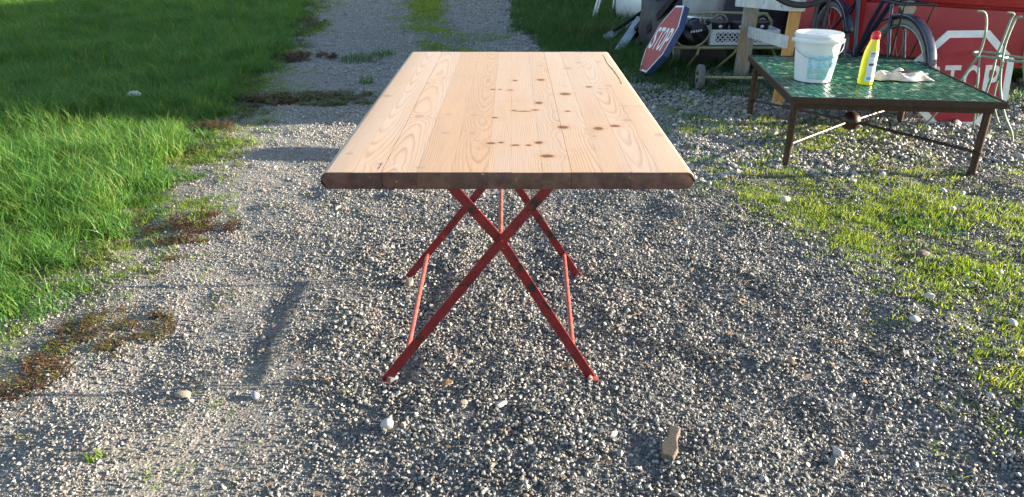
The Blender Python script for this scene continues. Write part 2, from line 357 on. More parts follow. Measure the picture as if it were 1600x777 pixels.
def gravel_points(x0, x1, y0, y1, dens, smin, smax):
    n = int((x1-x0)*(y1-y0)*dens); x = rng.uniform(x0, x1, n); y = rng.uniform(y0, y1, n)
    z = zones(x, y); px, py = Q(x, y)
    vis = (px > -260) & (px < 1860) & (py < 900)
    fines = np.clip((vnoise(x, y, 2.2, 14)*.6+vnoise(x, y, 7, 15)*.4-.36)/.22, .42, 1); lft = np.clip((660-px)/220, 0, 1); fines = 1-(1-fines)*(.25+.75*lft)
    keep = fines*np.where(z['lawn'], .02, np.where(z['back'], np.where(y < 6.6, .65, .15), np.where(z['right'], .42, np.where(z['lowl'], .55, np.where(z['strip'], .35, 1.0)))))
    k = vis & (rng.random(n) < keep); x, y, px, py = x[k], y[k], px[k], py[k]; zz_ = {a: b_[k] for a, b_ in z.items()}
    n = len(x); s = smin*(smax/smin)**(rng.random(n)**2.6)
    s *= np.where(rng.random(n) < .012, rng.uniform(1.3, 2.2, n), 1)
    leftness = np.clip((640-px)/260, 0, 1)*np.clip(1.6-(y-2.2)*.0, 0, 1)
    mixz = zz_['mix'] | (zz_['back'] & (px > 950))
    s *= np.where(mixz, rng.uniform(1.0, 2.1, n), 1-.30*leftness)
    pale = np.clip(.30*leftness+np.clip((y-3.2)*.45, 0, .8), 0, 1); pale = np.where(mixz, .85, pale)*rng.uniform(.5, 1.2, n)
    heap = (vnoise(x, y, 8, 11)-.5)*.016+(vnoise(x, y, 22, 12)-.5)*.013
    zc = G(x, y)+s*rng.uniform(-.15, .70, n)+np.maximum(heap, -.0006)*(1-.6*leftness)
    return np.stack([x, y, zc], 1), s, pale
def gravel(name, label, specs):
    A = [gravel_points(*s) for s in specs]; p = np.concatenate([a[0] for a in A]); s = np.concatenate([a[1] for a in A]); pa = np.concatenate([a[2] for a in A]); n = len(p)
    rot = np.stack([rng.uniform(-.9, .9, n), rng.uniform(-.9, .9, n), rng.uniform(0, 6.28, n)], 1)
    scl = s[:, None]*rng.uniform(.75, 1.25, (n, 3))
    scatter(name, p, rot, scl, rng.integers(0, 8, n), peb, label, 'gravel', pa); return n
NG = gravel('gravel', 'loose grey and white pebbles covering the yard and track', [
    (-2.3, 2.4, .95, 3.0, 27000, .0027, .0092), (-3.2, 3.6, 3.0, 4.4, 13000, .0036, .0100),
    (-3.2, 4.4, 4.4, 6.4, 6000, .0055, .012), (-3.5, 4.5, 6.4, 9.5, 1900, .008, .016), (-4.5, 2.5, 9.5, 14, 700, .010, .020)])

# grass clumps
def clump(name, seed, n, rad, hmin, hmax, wd, lean, mat, segs=3):
    r = np.random.default_rng(seed); V = []; Fc = []; bv = []
    for i in range(n):
        a = r.uniform(0, 6.28); d = rad*math.sqrt(r.random()); bx_, by_ = d*math.cos(a), d*math.sin(a)
        h = r.uniform(hmin, hmax); da = r.uniform(0, 6.28); ln = r.uniform(.15, 1)*lean*h; tw = da+r.uniform(-1.2, 1.2)+1.57
        wx, wy = math.cos(tw)*wd*.5*r.uniform(.7, 1.3), math.sin(tw)*wd*.5*r.uniform(.7, 1.3); val = r.random(); o = len(V)
        for k in range(segs+1):
            u = k/segs; cx = bx_+math.cos(da)*ln*u*u; cy = by_+math.sin(da)*ln*u*u; cz = h*(u-.22*lean*u*u)-.004; q = (1-u**1.6)
            if k < segs: V += [(cx-wx*q, cy-wy*q, cz), (cx+wx*q, cy+wy*q, cz)]; bv += [val, val]
            else: V.append((cx, cy, cz)); bv.append(val)
        for k in range(segs-1): Fc.append((o+2*k, o+2*k+1, o+2*k+3, o+2*k+2))
        Fc.append((o+2*segs-2, o+2*segs-1, o+2*segs))
    me = bpy.data.meshes.new(name); me.from_pydata(V, [], Fc); attr(me, 'bv', bv)
    me.polygons.foreach_set('use_smooth', [True]*len(me.polygons)); me.materials.append(mat); return me
gl = source('lawn_clumps', [clump('lawn_clump', 200+i, 28, .05, .05, .175, .0042, .9, M['grass'], 4) for i in range(7)])
gs = source('short_clumps', [clump('short_clump', 300+i, 18, .040, .012, .050, .004, .9, M['grass_short']) for i in range(6)])
gd = source('meadow_clumps', [clump('meadow_clump', 400+i, 22, .06, .06, .20, .006, .8, M['grass_dark']) for i in range(6)])
gw = source('low_weed_clumps', [clump('low_weed_clump', 500+i, 18, .04, .012, .045, .006, 1.2, M['weed_olive']) for i in range(6)])
ZP = {'lawn': LAWN, 'edge': EDGE, 'lowl': LOWL, 'right': RIGHTG, 'mix': MIXG, 'back': BACKG, 'strip': STRIP}
def soft(x, y, zone, rad):
    a = np.zeros(len(x)); r = np.random.default_rng(77)
    jx = (vnoise(x, y, 4, 91)-.5)*rad*1.3; jy = (vnoise(x, y, 4, 92)-.5)*rad*1.3
    for k in range(12):
        d = rad*math.sqrt((k+.5)/12); an = k*2.4; q = Q(x+jx+d*math.cos(an), np.maximum(y+jy+d*math.sin(an), .45)); a += inpoly(q[0], q[1], ZP[zone])
    return a/12
def grass(name, label, coll, specs, zone, nv, patch=None, rad=.2, pw=1.0, hs=.5):
    Pp = []; Sc = []; Hs = []
    for x0, x1, y0, y1, dens, s0, s1 in specs:
        n = int((x1-x0)*(y1-y0)*dens); x = rng.uniform(x0, x1, n); y = rng.uniform(y0, y1, n); px, py = Q(x, y); sf = soft(x, y, zone, rad)
        k = (px > -420) & (px < 2050) & (py < 930) & (rng.random(n) < sf**pw)
        if patch: k &= rng.random(n) < patch(x, y, px, py)
        x, y = x[k], y[k]; Pp.append(np.stack([x, y, G(x, y)-.002], 1)); hv = .7+.6*vnoise(x, y, 2.1, 21)
        Sc.append(rng.uniform(s0, s1, len(x))*hv); Hs.append(hs+(1-hs)*sf[k])
    p = np.concatenate(Pp); s = np.concatenate(Sc); h = np.concatenate(Hs); n = len(p)
    rot = np.stack([rng.uniform(-.2, .2, n), rng.uniform(-.2, .2, n), rng.uniform(0, 6.28, n)], 1)
    scatter(name, p, rot, np.stack([s, s, s*h*rng.uniform(.75, 1.25, n)], 1), rng.integers(0, nv, n), coll, label, 'grass'); return n
def pt(f, lo, hi, o, base=0): return lambda x, y, px, py: np.clip(base+(vnoise(x, y, f, o)*.7+vnoise(x, y, f*3, o+1)*.3-lo)/(hi-lo), 0, 1)
grass('lawn_grass', 'lush tall green lawn grass beside the gravel track', gl, [(-4.6, -.7, 1.8, 6.5, 700, .7, 1.15), (-8, -.8, 6.5, 10, 300, .9, 1.3), (-13, -1, 10, 17, 150, 1.1, 1.6)], 'lawn', 7, None, .22, 1.3, .15)
grass('yard_grass', 'short yellow-green grass growing through the gravel', gs, [(.6, 4.2, 1.2, 4.5, 1800, .4, .95)], 'right', 6, pt(3.2, .18, .54, 31), .34, 1.2, .45)
grass('sparse_grass', 'thin grass tufts among pale stones around the tiled table', gs, [(.6, 5, 3.0, 6.4, 800, .5, 1.1)], 'mix', 6, pt(2.6, .26, .60, 41), .3, 1.0, .5)
grass('meadow_grass', 'dark shaded grass under and behind the bench', gd, [(.3, 6, 4.6, 8.5, 420, .45, .85), (0, 9, 8.5, 16, 170, .8, 1.3)], 'back', 6, lambda x, y, px, py: np.clip(((vnoise(x, y, 1.5, 51)*.6+vnoise(x, y, 5, 52)*.4)-.10)/.35, 0, 1)*np.clip((190-py)/75-(py > 95)*.7*vnoise(x, y, 4, 53), .06, 1), .3, 1.2, .4)
grass('track_grass', 'low grass strip along the middle of the track', gs, [(-2.5, .6, 5.5, 15, 650, .9, 1.7)], 'strip', 6, pt(2.2, .30, .6, 61), .25, 1.2, .5)
grass('verge_weeds', 'low olive weeds creeping from lawn edge onto gravel', gw, [(-4, 0, 1.1, 7, 750, .6, 1.3), (-4, 0, 7, 14, 250, 1.0, 1.8)], 'lowl', 6, pt(3.0, .44, .80, 71), .2, 1.6, .5)
grass('verge_grass', 'short trodden grass along the lawn edge', gs, [(-4, 0, 1.1, 7, 1500, .5, 1.0), (-4, 0, 7, 14, 350, 1.0, 1.7)], 'edge', 6, pt(4.0, .26, .66, 81), .25, 1.2, .5)

# dry bits blown onto the gravel, and single shoots in the track
def bit(seed):
    r = np.random.default_rng(seed); L = .5; mb = MB()
    if seed % 2: mb.tube([(-L, 0, 0), (-.1, r.uniform(-.12, .12), .05), (L, r.uniform(-.1, .1), 0)], [.03, .04, .02], 5)
    else:
        V = [(-L, 0, 0), (-.15, .2, .06), (.25, .15, .04), (L, 0, .1), (.2, -.18, .07), (-.2, -.16, .02)]; mb.add(V, [(0, 1, 2, 3, 4, 5)])
    me = bpy.data.meshes.new('dry_bit'); me.from_pydata(mb.v, [], mb.f); me.materials.append((M['leaf_dead'], M['chip'], M['brown_cloth'])[seed % 3]); return me
bits = source('dry_bits', [bit(k) for k in range(6)])
n = 1500; x = rng.uniform(-2.2, 2.6, n); y = rng.uniform(1.0, 4.6, n); zc = G(x, y)+.012; sz_ = rng.uniform(.008, .032, n)
scatter('dry_bits', np.stack([x, y, zc], 1), np.stack([rng.uniform(-.3, .3, n), rng.uniform(-.3, .3, n), rng.uniform(0, 6.28, n)], 1), np.repeat(sz_[:, None], 3, 1), rng.integers(0, 6, n), bits, 'tiny dry twigs and leaf scraps scattered on the gravel', 'debris')
ZP['yard'] = [(-300, 900), (0, 600), (300, 380), (420, 230), (620, 200), (560, 420), (420, 900)]
grass('track_shoots', 'single small green shoots in the pale track', gs, [(-2.4, 0, 1.0, 5, 90, .25, .6)], 'yard', 6, pt(2.4, .42, .8, 95), .2, 1.0, .6)

# ------------------------------------------------------------------ the big pine table on red folding legs
TX, TY0, TY1, TZ, TH = -.010, 1.415, 2.86, .78, .037
# knots: (pixel x, pixel y, half width m, half length m, darkness)
KN = [(655, 182, .013, .012, .45), (605, 150, .014, .014, .30), (701, 179, .008, .008, .45), (696, 208, .010, .008, .5), (740, 180, .009, .008, .6), (738, 208, .008, .010, .55),
      (767, 224, .011, .007, .95), (783, 223, .007, .006, .95), (773, 184, .008, .006, .8), (770, 140, .008, .007, .9), (781, 140, .006, .006, .9), (797, 141, .010, .006, .8), (777, 102, .009, .008, .55),
      (546, 240, .008, .006, .4), (594, 256, .008, .006, .45), (657, 262, .010, .006, .5), (693, 122, .008, .008, .4), (725, 119, .007, .007, .5), (758, 120, .007, .007, .5), (668, 130, .007, .007, .45),
      (883, 147, .016, .014, 1), (842, 161, .011, .012, .95), (845, 125, .013, .013, .8), (805, 126, .008, .010, .75), (818, 174, .020, .005, .9), (836, 172, .011, .006, .95), (803, 173, .008, .006, .8),
      (880, 199, .014, .012, 1), (935, 201, .012, .013, 1), (961, 197, .013, .009, .85), (979, 188, .013, .010, .45), (1032, 211, .015, .013, .55), (855, 244, .015, .010, 1),
      (826, 227, .007, .005, .9), (842, 223, .010, .009, .9), (805, 227, .010, .005, .8), (920, 136, .010, .009, .8), (938, 139, .008, .008, .55), (951, 134, .011, .012, .4), (887, 107, .014, .016, .55),
      (845, 103, .010, .012, .5), (904, 98, .011, .014, .45), (935, 97, .010, .013, .4), (887, 174, .008, .006, .85), (928, 213, .006, .006, .6)]
m, t, b = nm('sanded_pine')
tc = N(t, 'ShaderNodeTexCoord'); pos = tc.outputs['Object']
sep = N(t, 'ShaderNodeSeparateXYZ'); t.links.new(pos, sep.inputs[0])
kd = None; kp = None; push = None
for (px, py, rx, ry, dk) in KN:
    k = P(px, py, TZ); rx *= 1.05; ry *= 1.25
    vm = N(t, 'ShaderNodeVectorMath', operation='MULTIPLY_ADD'); t.links.new(pos, vm.inputs[0])
    vm.inputs[1].default_value = (1/rx, 1/ry, 0); vm.inputs[2].default_value = (-(k.x-TX)/rx, -k.y/ry, 0)
    ln = N(t, 'ShaderNodeVectorMath', operation='LENGTH'); t.links.new(vm.outputs[0], ln.inputs[0]); d = ln.outputs['Value']
    if dk > .62: kd = d if kd is None else mth(t, 'MINIMUM', kd, d)
    else: kp = d if kp is None else mth(t, 'MINIMUM', kp, d)
wob = noise(t, 140, 3, .6, pos)
kdw = mth(t, 'ADD', kd, mth(t, 'MULTIPLY', mth(t, 'SUBTRACT', wob, .5), .9)); kpw = mth(t, 'ADD', kp, mth(t, 'MULTIPLY', mth(t, 'SUBTRACT', wob, .5), .7))
kall = mth(t, 'MINIMUM', kdw, kpw)
swirl = mth(t, 'DIVIDE', 1.0, mth(t, 'ADD', 1.0, mth(t, 'POWER', mth(t, 'MULTIPLY', mth(t, 'MAXIMUM', kall, 0), .55), 2.2)))
ap = N(t, 'ShaderNodeAttribute', attribute_name='pith', attribute_type='OBJECT'); aq = N(t, 'ShaderNodeAttribute', attribute_name='depth', attribute_type='OBJECT'); ah = N(t, 'ShaderNodeAttribute', attribute_name='hue', attribute_type='OBJECT')
mpl = N(t, 'ShaderNodeMapping'); mpl.inputs['Scale'].default_value = (6, .55, 6); t.links.new(pos, mpl.inputs[0])
av = N(t, 'ShaderNodeVectorMath', operation='ADD'); t.links.new(mpl.outputs[0], av.inputs[0]); cbv = N(t, 'ShaderNodeCombineXYZ'); t.links.new(mth(t, 'MULTIPLY', ah.outputs['Fac'], 37), cbv.inputs[1]); t.links.new(cbv.outputs[0], av.inputs[1])
nl = noise(t, 1.6, 4, .55, av.outputs[0]); nl2 = noise(t, 1.0, 2, .5, av.outputs[0])
dx = mth(t, 'ADD', mth(t, 'SUBTRACT', sep.outputs[0], ap.outputs['Fac']), mth(t, 'MULTIPLY', mth(t, 'SUBTRACT', nl, .5), .028))
dz = mth(t, 'ADD', mth(t, 'SUBTRACT', sep.outputs[2], TZ), mth(t, 'ADD', aq.outputs['Fac'], mth(t, 'MULTIPLY', mth(t, 'SUBTRACT', nl2, .5), .030)))
asl = N(t, 'ShaderNodeAttribute', attribute_name='slope', attribute_type='OBJECT'); dz = mth(t, 'ADD', dz, mth(t, 'MULTIPLY', mth(t, 'SUBTRACT', sep.outputs[1], 2.1), asl.outputs['Fac']))
rad = mth(t, 'SQRT', mth(t, 'ADD', mth(t, 'MULTIPLY', dx, dx), mth(t, 'MULTIPLY', dz, dz)))
rad = mth(t, 'ADD', rad, mth(t, 'MULTIPLY', swirl, .012))
ring = mth(t, 'FRACT', mth(t, 'MULTIPLY', rad, 290.0))
line = ramp(t, ring, [(0, (0, 0, 0)), (.55, (.12, .12, .12)), (.86, (1, 1, 1)), (1, (0, 0, 0))]).outputs[0]
fib = N(t, 'ShaderNodeMapping'); fib.inputs['Scale'].default_value = (300, 6, 300); t.links.new(pos, fib.inputs[0]); nf = noise(t, 1.0, 3, .6, fib.outputs[0])
hue = ramp(t, ah.outputs['Fac'], [(0, (.52, .365, .255)), (.5, (.56, .415, .305)), (1, (.50, .315, .19))]).outputs[0]
blot = noise(t, 2.2, 4, .6, mpl.outputs[0]); hue = mixc(t, ramp(t, blot, [(.42, (0, 0, 0)), (.72, (.75, .75, .75))]).outputs[0], hue, (.58, .36, .20))
late = mixc(t, .80, hue, (.33, .175, .085)); lvar = ramp(t, noise(t, 3.0, 5, .65, mpl.outputs[0]), [(.32, (.25, .25, .25)), (.68, (1, 1, 1))]).outputs[0]; colr = mixc(t, mth(t, 'MULTIPLY', mth(t, 'MULTIPLY', line, lvar), .95), hue, late)
colr = mixc(t, .22, colr, ramp(t, nf, [(.3, (.5, .5, .5)), (.6, (1, 1, 1))]).outputs[0], 'MULTIPLY')
halo = ramp(t, kdw, [(.9, (1, 1, 1)), (2.4, (0, 0, 0))]); colr = mixc(t, mth(t, 'MULTIPLY', ramp(t, mth(t, 'MULTIPLY', kdw, .3), [(.28, (1, 1, 1)), (.75, (0, 0, 0))]).outputs[0], .45), colr, (.52, .26, .08))
kring = ramp(t, mth(t, 'FRACT', mth(t, 'MULTIPLY', kpw, 3.3)), [(0, (.42, .30, .22)), (.6, (.30, .20, .14)), (1, (.42, .30, .22))]).outputs[0]
colr = mixc(t, mth(t, 'MULTIPLY', ramp(t, mth(t, 'MULTIPLY', kpw, .5), [(.42, (1, 1, 1)), (.55, (0, 0, 0))]).outputs[0], .78), colr, kring)
kdk = ramp(t, mth(t, 'FRACT', mth(t, 'MULTIPLY', kdw, 2.7)), [(0, (.20, .092, .046)), (.5, (.11, .048, .025)), (1, (.24, .115, .055))]).outputs[0]
colr = mixc(t, ramp(t, mth(t, 'MULTIPLY', kdw, .5), [(.36, (1, 1, 1)), (.56, (0, 0, 0))]).outputs[0], colr, kdk)
smut = noise(t, 9, 8, .7, pos); colr = mixc(t, mth(t, 'MULTIPLY', ramp(t, smut, [(.57, (0, 0, 0)), (.72, (1, 1, 1))]).outputs[0], .42), colr, (.36, .23, .14))
mk = noise(t, 55, 5, .75, pos); colr = mixc(t, mth(t, 'MULTIPLY', ramp(t, mk, [(.665, (0, 0, 0)), (.70, (1, 1, 1))]).outputs[0], .6), colr, (.25, .16, .11))
# the ends and sides of the boards keep old varnish, with shade painted in
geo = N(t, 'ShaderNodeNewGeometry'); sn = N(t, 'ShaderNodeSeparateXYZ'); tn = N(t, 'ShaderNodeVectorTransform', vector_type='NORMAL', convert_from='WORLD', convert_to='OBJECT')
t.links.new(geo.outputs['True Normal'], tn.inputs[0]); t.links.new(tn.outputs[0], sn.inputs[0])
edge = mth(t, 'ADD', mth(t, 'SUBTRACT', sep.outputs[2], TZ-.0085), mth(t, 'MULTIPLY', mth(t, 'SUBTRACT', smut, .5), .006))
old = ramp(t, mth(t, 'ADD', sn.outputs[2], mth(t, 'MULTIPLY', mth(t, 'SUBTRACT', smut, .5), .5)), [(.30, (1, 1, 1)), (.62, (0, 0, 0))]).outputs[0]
n_e = noise(t, 34, 6, .7, pos); old_shade_c = mixc(t, line, (.155, .092, .070), (.052, .027, .021)); old_shade_c = mixc(t, ramp(t, n_e, [(.35, (1, 1, 1)), (.62, (0, 0, 0))]).outputs[0], old_shade_c, (.06, .034, .028))
old_shade_c = mixc(t, 1, old_shade_c, ramp(t, mth(t, 'FRACT', mth(t, 'MULTIPLY', ap.outputs['Fac'], 91.7)), [(0, (.75, .72, .75)), (.5, (1.25, 1.15, 1.1)), (1, (.95, .8, .72))]).outputs[0], 'MULTIPLY')
old_shade_c = mixc(t, ramp(t, noise(t, 70, 5, .7, pos), [(.64, (0, 0, 0)), (.68, (1, 1, 1))]).outputs[0], old_shade_c, (.34, .23, .16))
colr = mixc(t, old, colr, old_shade_c)
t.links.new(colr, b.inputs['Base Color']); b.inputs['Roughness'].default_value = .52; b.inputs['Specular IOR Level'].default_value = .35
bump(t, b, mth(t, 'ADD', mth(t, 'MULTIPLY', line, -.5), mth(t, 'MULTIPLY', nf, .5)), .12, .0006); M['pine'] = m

tab = thing('pine_table', 'long sanded pine table top with dark knots on red folding metal legs', 'table', (TX, 0, 0))
edges_px = [494, 552, 596, 652, 706, 762, 799, 848, 893, 941, 987, 1031, 1092]
xs = [P(e, 268, TZ).x-TX for e in edges_px]; W0, W1 = xs[0]+.008, xs[-1]-.008; xs[0], xs[-1] = W0, W1
for i in range(12):
    x0, x1 = xs[i]+(.00012 if i not in (2, 8) else .0006), xs[i+1]-(.00012 if i < 11 else 0)
    dy0, dy1 = random.uniform(-.0012, .0012), random.uniform(-.002, .002)
    bm = bmesh.new(); bmesh.ops.create_cube(bm, size=1)
    for v in bm.verts:
        v.co = Vector((x0 if v.co.x < 0 else x1, TY0+dy0 if v.co.y < 0 else TY1+dy1, TZ-TH if v.co.z < 0 else TZ+random.uniform(-.00012, .00012)))
    es = []
    for e in bm.edges:
        a, c = e.verts[0].co, e.verts[1].co; d = (a-c)
        horiz_end = abs(d.x) > .01 and abs(d.y) < .01
        outer = (i == 0 and abs(a.x-x0) < 1e-5 and abs(c.x-x0) < 1e-5) or (i == 11 and abs(a.x-x1) < 1e-5 and abs(c.x-x1) < 1e-5)
        if outer and abs(d.y) > .01: es.append(e)
    if es: bmesh.ops.bevel(bm, geom=es, offset=.0150, segments=7, affect='EDGES', profile=.5)
    es = [e for e in bm.edges if abs(e.verts[0].co.y-e.verts[1].co.y) < 1e-6 and len(e.link_faces) == 2 and e.calc_face_angle(0) > 1 and abs(e.verts[0].co.x-e.verts[1].co.x) > 1e-4]
    bmesh.ops.bevel(bm, geom=es, offset=.0022, segments=3, affect='EDGES', profile=.5)
    me = bpy.data.meshes.new('plank'); bm.to_mesh(me); bm.free(); me.polygons.foreach_set('use_smooth', [True]*len(me.polygons)); me.set_sharp_from_angle(angle=R(35))
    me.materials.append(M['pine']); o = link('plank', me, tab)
    o['pith'] = (x0+x1)/2+random.choice((-1, 1))*random.choice((.012, .025, .05, .075)); o['slope'] = random.choice((-1, 1))*random.uniform(.018, .034); o['depth'] = random.uniform(.048, .08); o['hue'] = [.45, .5, .55, .85, .9, .3, .62, .2, .5, .35, .45, .52][i]
m, t, b = nm('dark_crack'); b.inputs['Base Color'].default_value = (.05, .028, .016, 1); b.inputs['Roughness'].default_value = .9; M['crack'] = m
def crack(pts, wd):
    V = []; Fc = []; p = [P(a, c, TZ) for a, c in pts]; q = []
    for i in range(len(p)-1):
        for k in range(6): q.append(p[i].lerp(p[i+1], k/6))
    q.append(p[-1])
    for i, v in enumerate(q):
        d = (q[min(i+1, len(q)-1)]-q[max(i-1, 0)]).normalized(); s = Vector((-d.y, d.x, 0))*wd*random.uniform(.25, 1)*(0.15 if i in (0, len(q)-1) else 1)
        c = v+Vector((random.uniform(-1, 1)*.0012-TX, random.uniform(-1, 1)*.0012, .0004)); V += [c-s, c+s]
    Fc = [(2*i, 2*i+1, 2*i+3, 2*i+2) for i in range(len(q)-1)]
    MB().add(V, Fc).build('crack', M['crack'], tab, False)
crack([(941, 85), (946, 93), (949, 100), (956, 107), (962, 115), (968, 124), (971, 132)], .0018); crack([(965, 165.5), (985, 166), (1011, 166.5)], .0012); crack([(590, 266), (597, 255)], .001)
# legs: two crossed flat bars near, two far, linked by an axle and two rods
def legbar(pts, parent, name='leg'):
    o = MB().tube([Vector(p)-Vector((TX, 0, 0)) for p in pts], 0, w=(.0265, .0055), up=(0, 1, 0)).build(name, M['red_paint'], parent, False); return o
NY, FY = 1.815, 2.495
top = TZ-TH-.001
for Yc, c in ((NY, (-.031, .452)), (FY, (-.037, .452))):
    fl, fr = (-.372, .232) if Yc == NY else (-.392, .250)
    for s, fx in ((-1, fl), (1, fr)):
        yy = Yc+s*.0034; g0 = g1(fx, yy)+.004
        tx = c[0]-s*(.125*(top-c[1])/.15)*.98
        lg = legbar([(fx, yy, g0), (c[0], yy, c[1]), (tx, yy, top)], tab)
        MB().box((fx-TX+s*.004, yy-.008, g0+.001), (.034, .026, .005), None, .0015).build('foot_pad', M['red_bright'], lg)
    MB().tube([(c[0]-TX, Yc-.011, c[1]), (c[0]-TX, Yc+.011, c[1])], .007, 10).build('pivot_bolt', M['red_paint'], tab)
MB().tube([(-.031-TX, NY+.006, .452), (-.037-TX, FY-.006, .452)], .0065, 10).build('axle', M['red_bright'], tab)
for a, c in (((-.302, .104), (-.316, .098)), ((.176, .108), (.194, .098))):
    MB().tube([(a[0]-TX, NY+.003, a[1]), (a[0]-TX, NY+.012, a[1]), (c[0]-TX, FY-.012, c[1]), (c[0]-TX, FY-.003, c[1])], .0075, 10).build('stretcher', M['red_bright'], tab)
for x in (-.262, .225):
    MB().box((x-TX, (NY+FY)/2, top-.0135), (.022, FY-NY+.10, .025), None, .002).build('rail', M['red_paint'], tab)

# ------------------------------------------------------------------ low green mosaic table
GZ = .40; GYAW = -R(6.6); GC = Vector((2.035, 4.345, 0))
gt = thing('mosaic_table', 'low table with green mosaic tile top and brown iron legs', 'table', GC, GYAW)
HX, HY = .525, .635
fr = MB()
for sx in (-1, 1): fr.box((sx*(HX-.006), 0, GZ-.016), (.012, 2*HY-.024, .036), None, .002)
for sy in (-1, 1): fr.box((0, sy*(HY-.006), GZ-.016), (2*HX, .012, .036), None, .002)
fr.build('rim', M['iron'], gt, False)
fr = MB()
for sx in (-1, 1): fr.box((sx*(HX-.045), 0, GZ-.052), (.03, 2*HY-.15, .032), None, .003)
for sy in (-1, 1): fr.box((0, sy*(HY-.06), GZ-.0525), (2*HX-.06, .03, .033), None, .003)
fr.build('apron', M['iron'], gt, False)
MB().box((0, 0, GZ-.022), (2*HX-.026, 2*HY-.026, .028)).build('table_bed', M['grout'], gt, False)
V = []; Fc = []; tv = []; r = np.random.default_rng(5)
x = -HX+.016; rows = []
tw, thh = .0275, .0275; nxn, nyn = int((2*HX-.03)/tw), int((2*HY-.03)/thh)
tw = (2*HX-.03)/nxn; thh = (2*HY-.03)/nyn
for iy in range(nyn):
    for ix in range(nxn):
        cx = -HX+.015+(ix+.5)*tw; cy = -HY+.015+(iy+.5)*thh; a = r.normal(0, .045, 2); zt = GZ-.0015+r.uniform(-.0007, .0007); yaw = r.normal(0, .03); hx, hy = tw*.455, thh*.455; val = r.random(); o = len(V)
        for lvl, (sh, dz) in enumerate(((1, -.006), (1, -.0012), (.90, 0))):
            for sx, sy in ((-1, -1), (1, -1), (1, 1), (-1, 1)):
                lx, ly = sx*hx*sh, sy*hy*sh; X2 = lx*math.cos(yaw)-ly*math.sin(yaw); Y2 = lx*math.sin(yaw)+ly*math.cos(yaw)
                V.append((cx+X2, cy+Y2, zt+dz+a[0]*X2+a[1]*Y2)); tv.append(val)
        for l in (0, 4):
            for k in range(4): Fc.append((o+l+k, o+l+(k+1) % 4, o+l+4+(k+1) % 4, o+l+4+k))
        Fc.append((o+8, o+9, o+10, o+11))
me = bpy.data.meshes.new('mosaic_tiles'); me.from_pydata(V, [], Fc); attr(me, 'tv', tv); me.materials.append(M['tile']); tag(link('mosaic_tiles', me, gt), kind='stuff')
LXY = [(-.475, -.53), (.47, -.575), (-.485, .535), (.475, .50)]
for lx, ly in LXY:
    gz = -.004
    sx, sy = (1 if lx > 0 else -1), (1 if ly > 0 else -1)
    l = MB().tube([(lx, ly, gz), (lx, ly, GZ-.068)], .0195, 14).build('leg', M['iron'], gt)
    MB().tube([(lx, ly, .112), (lx, ly, .117), (lx, ly, .127), (lx, ly, .132)], [.020, .026, .026, .020], 14).build('collar', M['iron'], l)
    MB().tube([(lx, ly, gz), (lx, ly, gz+.02)], .023, 14).build('foot', M['iron'], l)
    MB().tube([(lx-sx*.02, ly-sy*.02, .122), (lx*.5, ly*.5, .126), (sx*.03, sy*.03, .128)], .008, 8).build('stretcher', M['iron'], gt)
prof = [(.001, -.056)]+[(.056*math.cos(a), .056*math.sin(a)) for a in [R(-80+16*k) for k in range(11)]]+[(.001, .056)]
MB().lathe(prof, 24, (0, 0, .130)).build('ball', M['iron'], gt)

def on_gt(px, py): return P(px, py, GZ)

# bucket
bp = on_gt(1279, 131); bp.y += .10
bk = thing('bucket', 'white plastic paint bucket with pale blue label on the tiled table', 'bucket', (bp.x, bp.y, GZ), R(-12))
BH = .265; rb, rt = .097, .122
body = [(rb-.004, .001), (rb, .004)]+[(rb+(rt-rb)*k/8, .004+(BH*.80)*k/8) for k in range(1, 9)]
zt = body[-1][1]
body += [(rt+.010, zt+.001), (rt+.011, zt+.012), (rt+.002, zt+.015), (rt+.003, zt+.028), (rt+.007, zt+.031), (rt+.007, zt+.040), (rt+.003, zt+.044), (rt+.0045, BH-.006), (rt+.002, BH), (rt-.004, BH), (rt-.005, BH-.006)]
inner = [(rt-.006, BH*.8), (rb-.004, .012), (.001, .010)]
MB().lathe(body+inner, 56).build('shell', M['bucket'], bk)
hp = []
for k in range(25):
    a = math.pi*k/24; q = Vector((math.cos(a)*(rt+.014), -math.sin(a)*(rt+.016), zt+.004-.085*math.sin(a))); hp.append(q)
hd = MB().tube(hp, .0022, 6).build('handle', M['wire'], bk)
for s in (-1, 1): MB().tube([(s*(rt+.004), 0, zt+.006), (s*(rt+.018), 0, zt+.006)], .011, 12).build('handle_lug', M['bucket'], bk)
m, t, b = nm('bucket_label')
tc = N(t, 'ShaderNodeTexCoord'); sp = N(t, 'ShaderNodeSeparateXYZ'); t.links.new(tc.outputs['Generated'], sp.inputs[0])
n_ = noise(t, 26, 4, .6); c_ = ramp(t, n_, [(.35, (.62, .78, .84)), (.52, (.25, .58, .76)), (.6, (.60, .76, .80))]).outputs[0]
low = ramp(t, noise(t, 14, 3, .5), [(.4, (.62, .76, .72)), (.65, (.28, .56, .52))]).outputs[0]
c_ = mixc(t, ramp(t, sp.outputs[2], [(.40, (1, 1, 1)), (.52, (0, 0, 0))]).outputs[0], c_, low)
vm = N(t, 'ShaderNodeVectorMath', operation='DISTANCE'); t.links.new(tc.outputs['Generated'], vm.inputs[0]); vm.inputs[1].default_value = (.74, .40, .60)
dd = mth(t, 'ADD', vm.outputs['Value'], mth(t, 'MULTIPLY', n_, .12)); c_ = mixc(t, ramp(t, dd, [(.17, (1, 1, 1)), (.23, (0, 0, 0))]).outputs[0], c_, (.02, .20, .22))
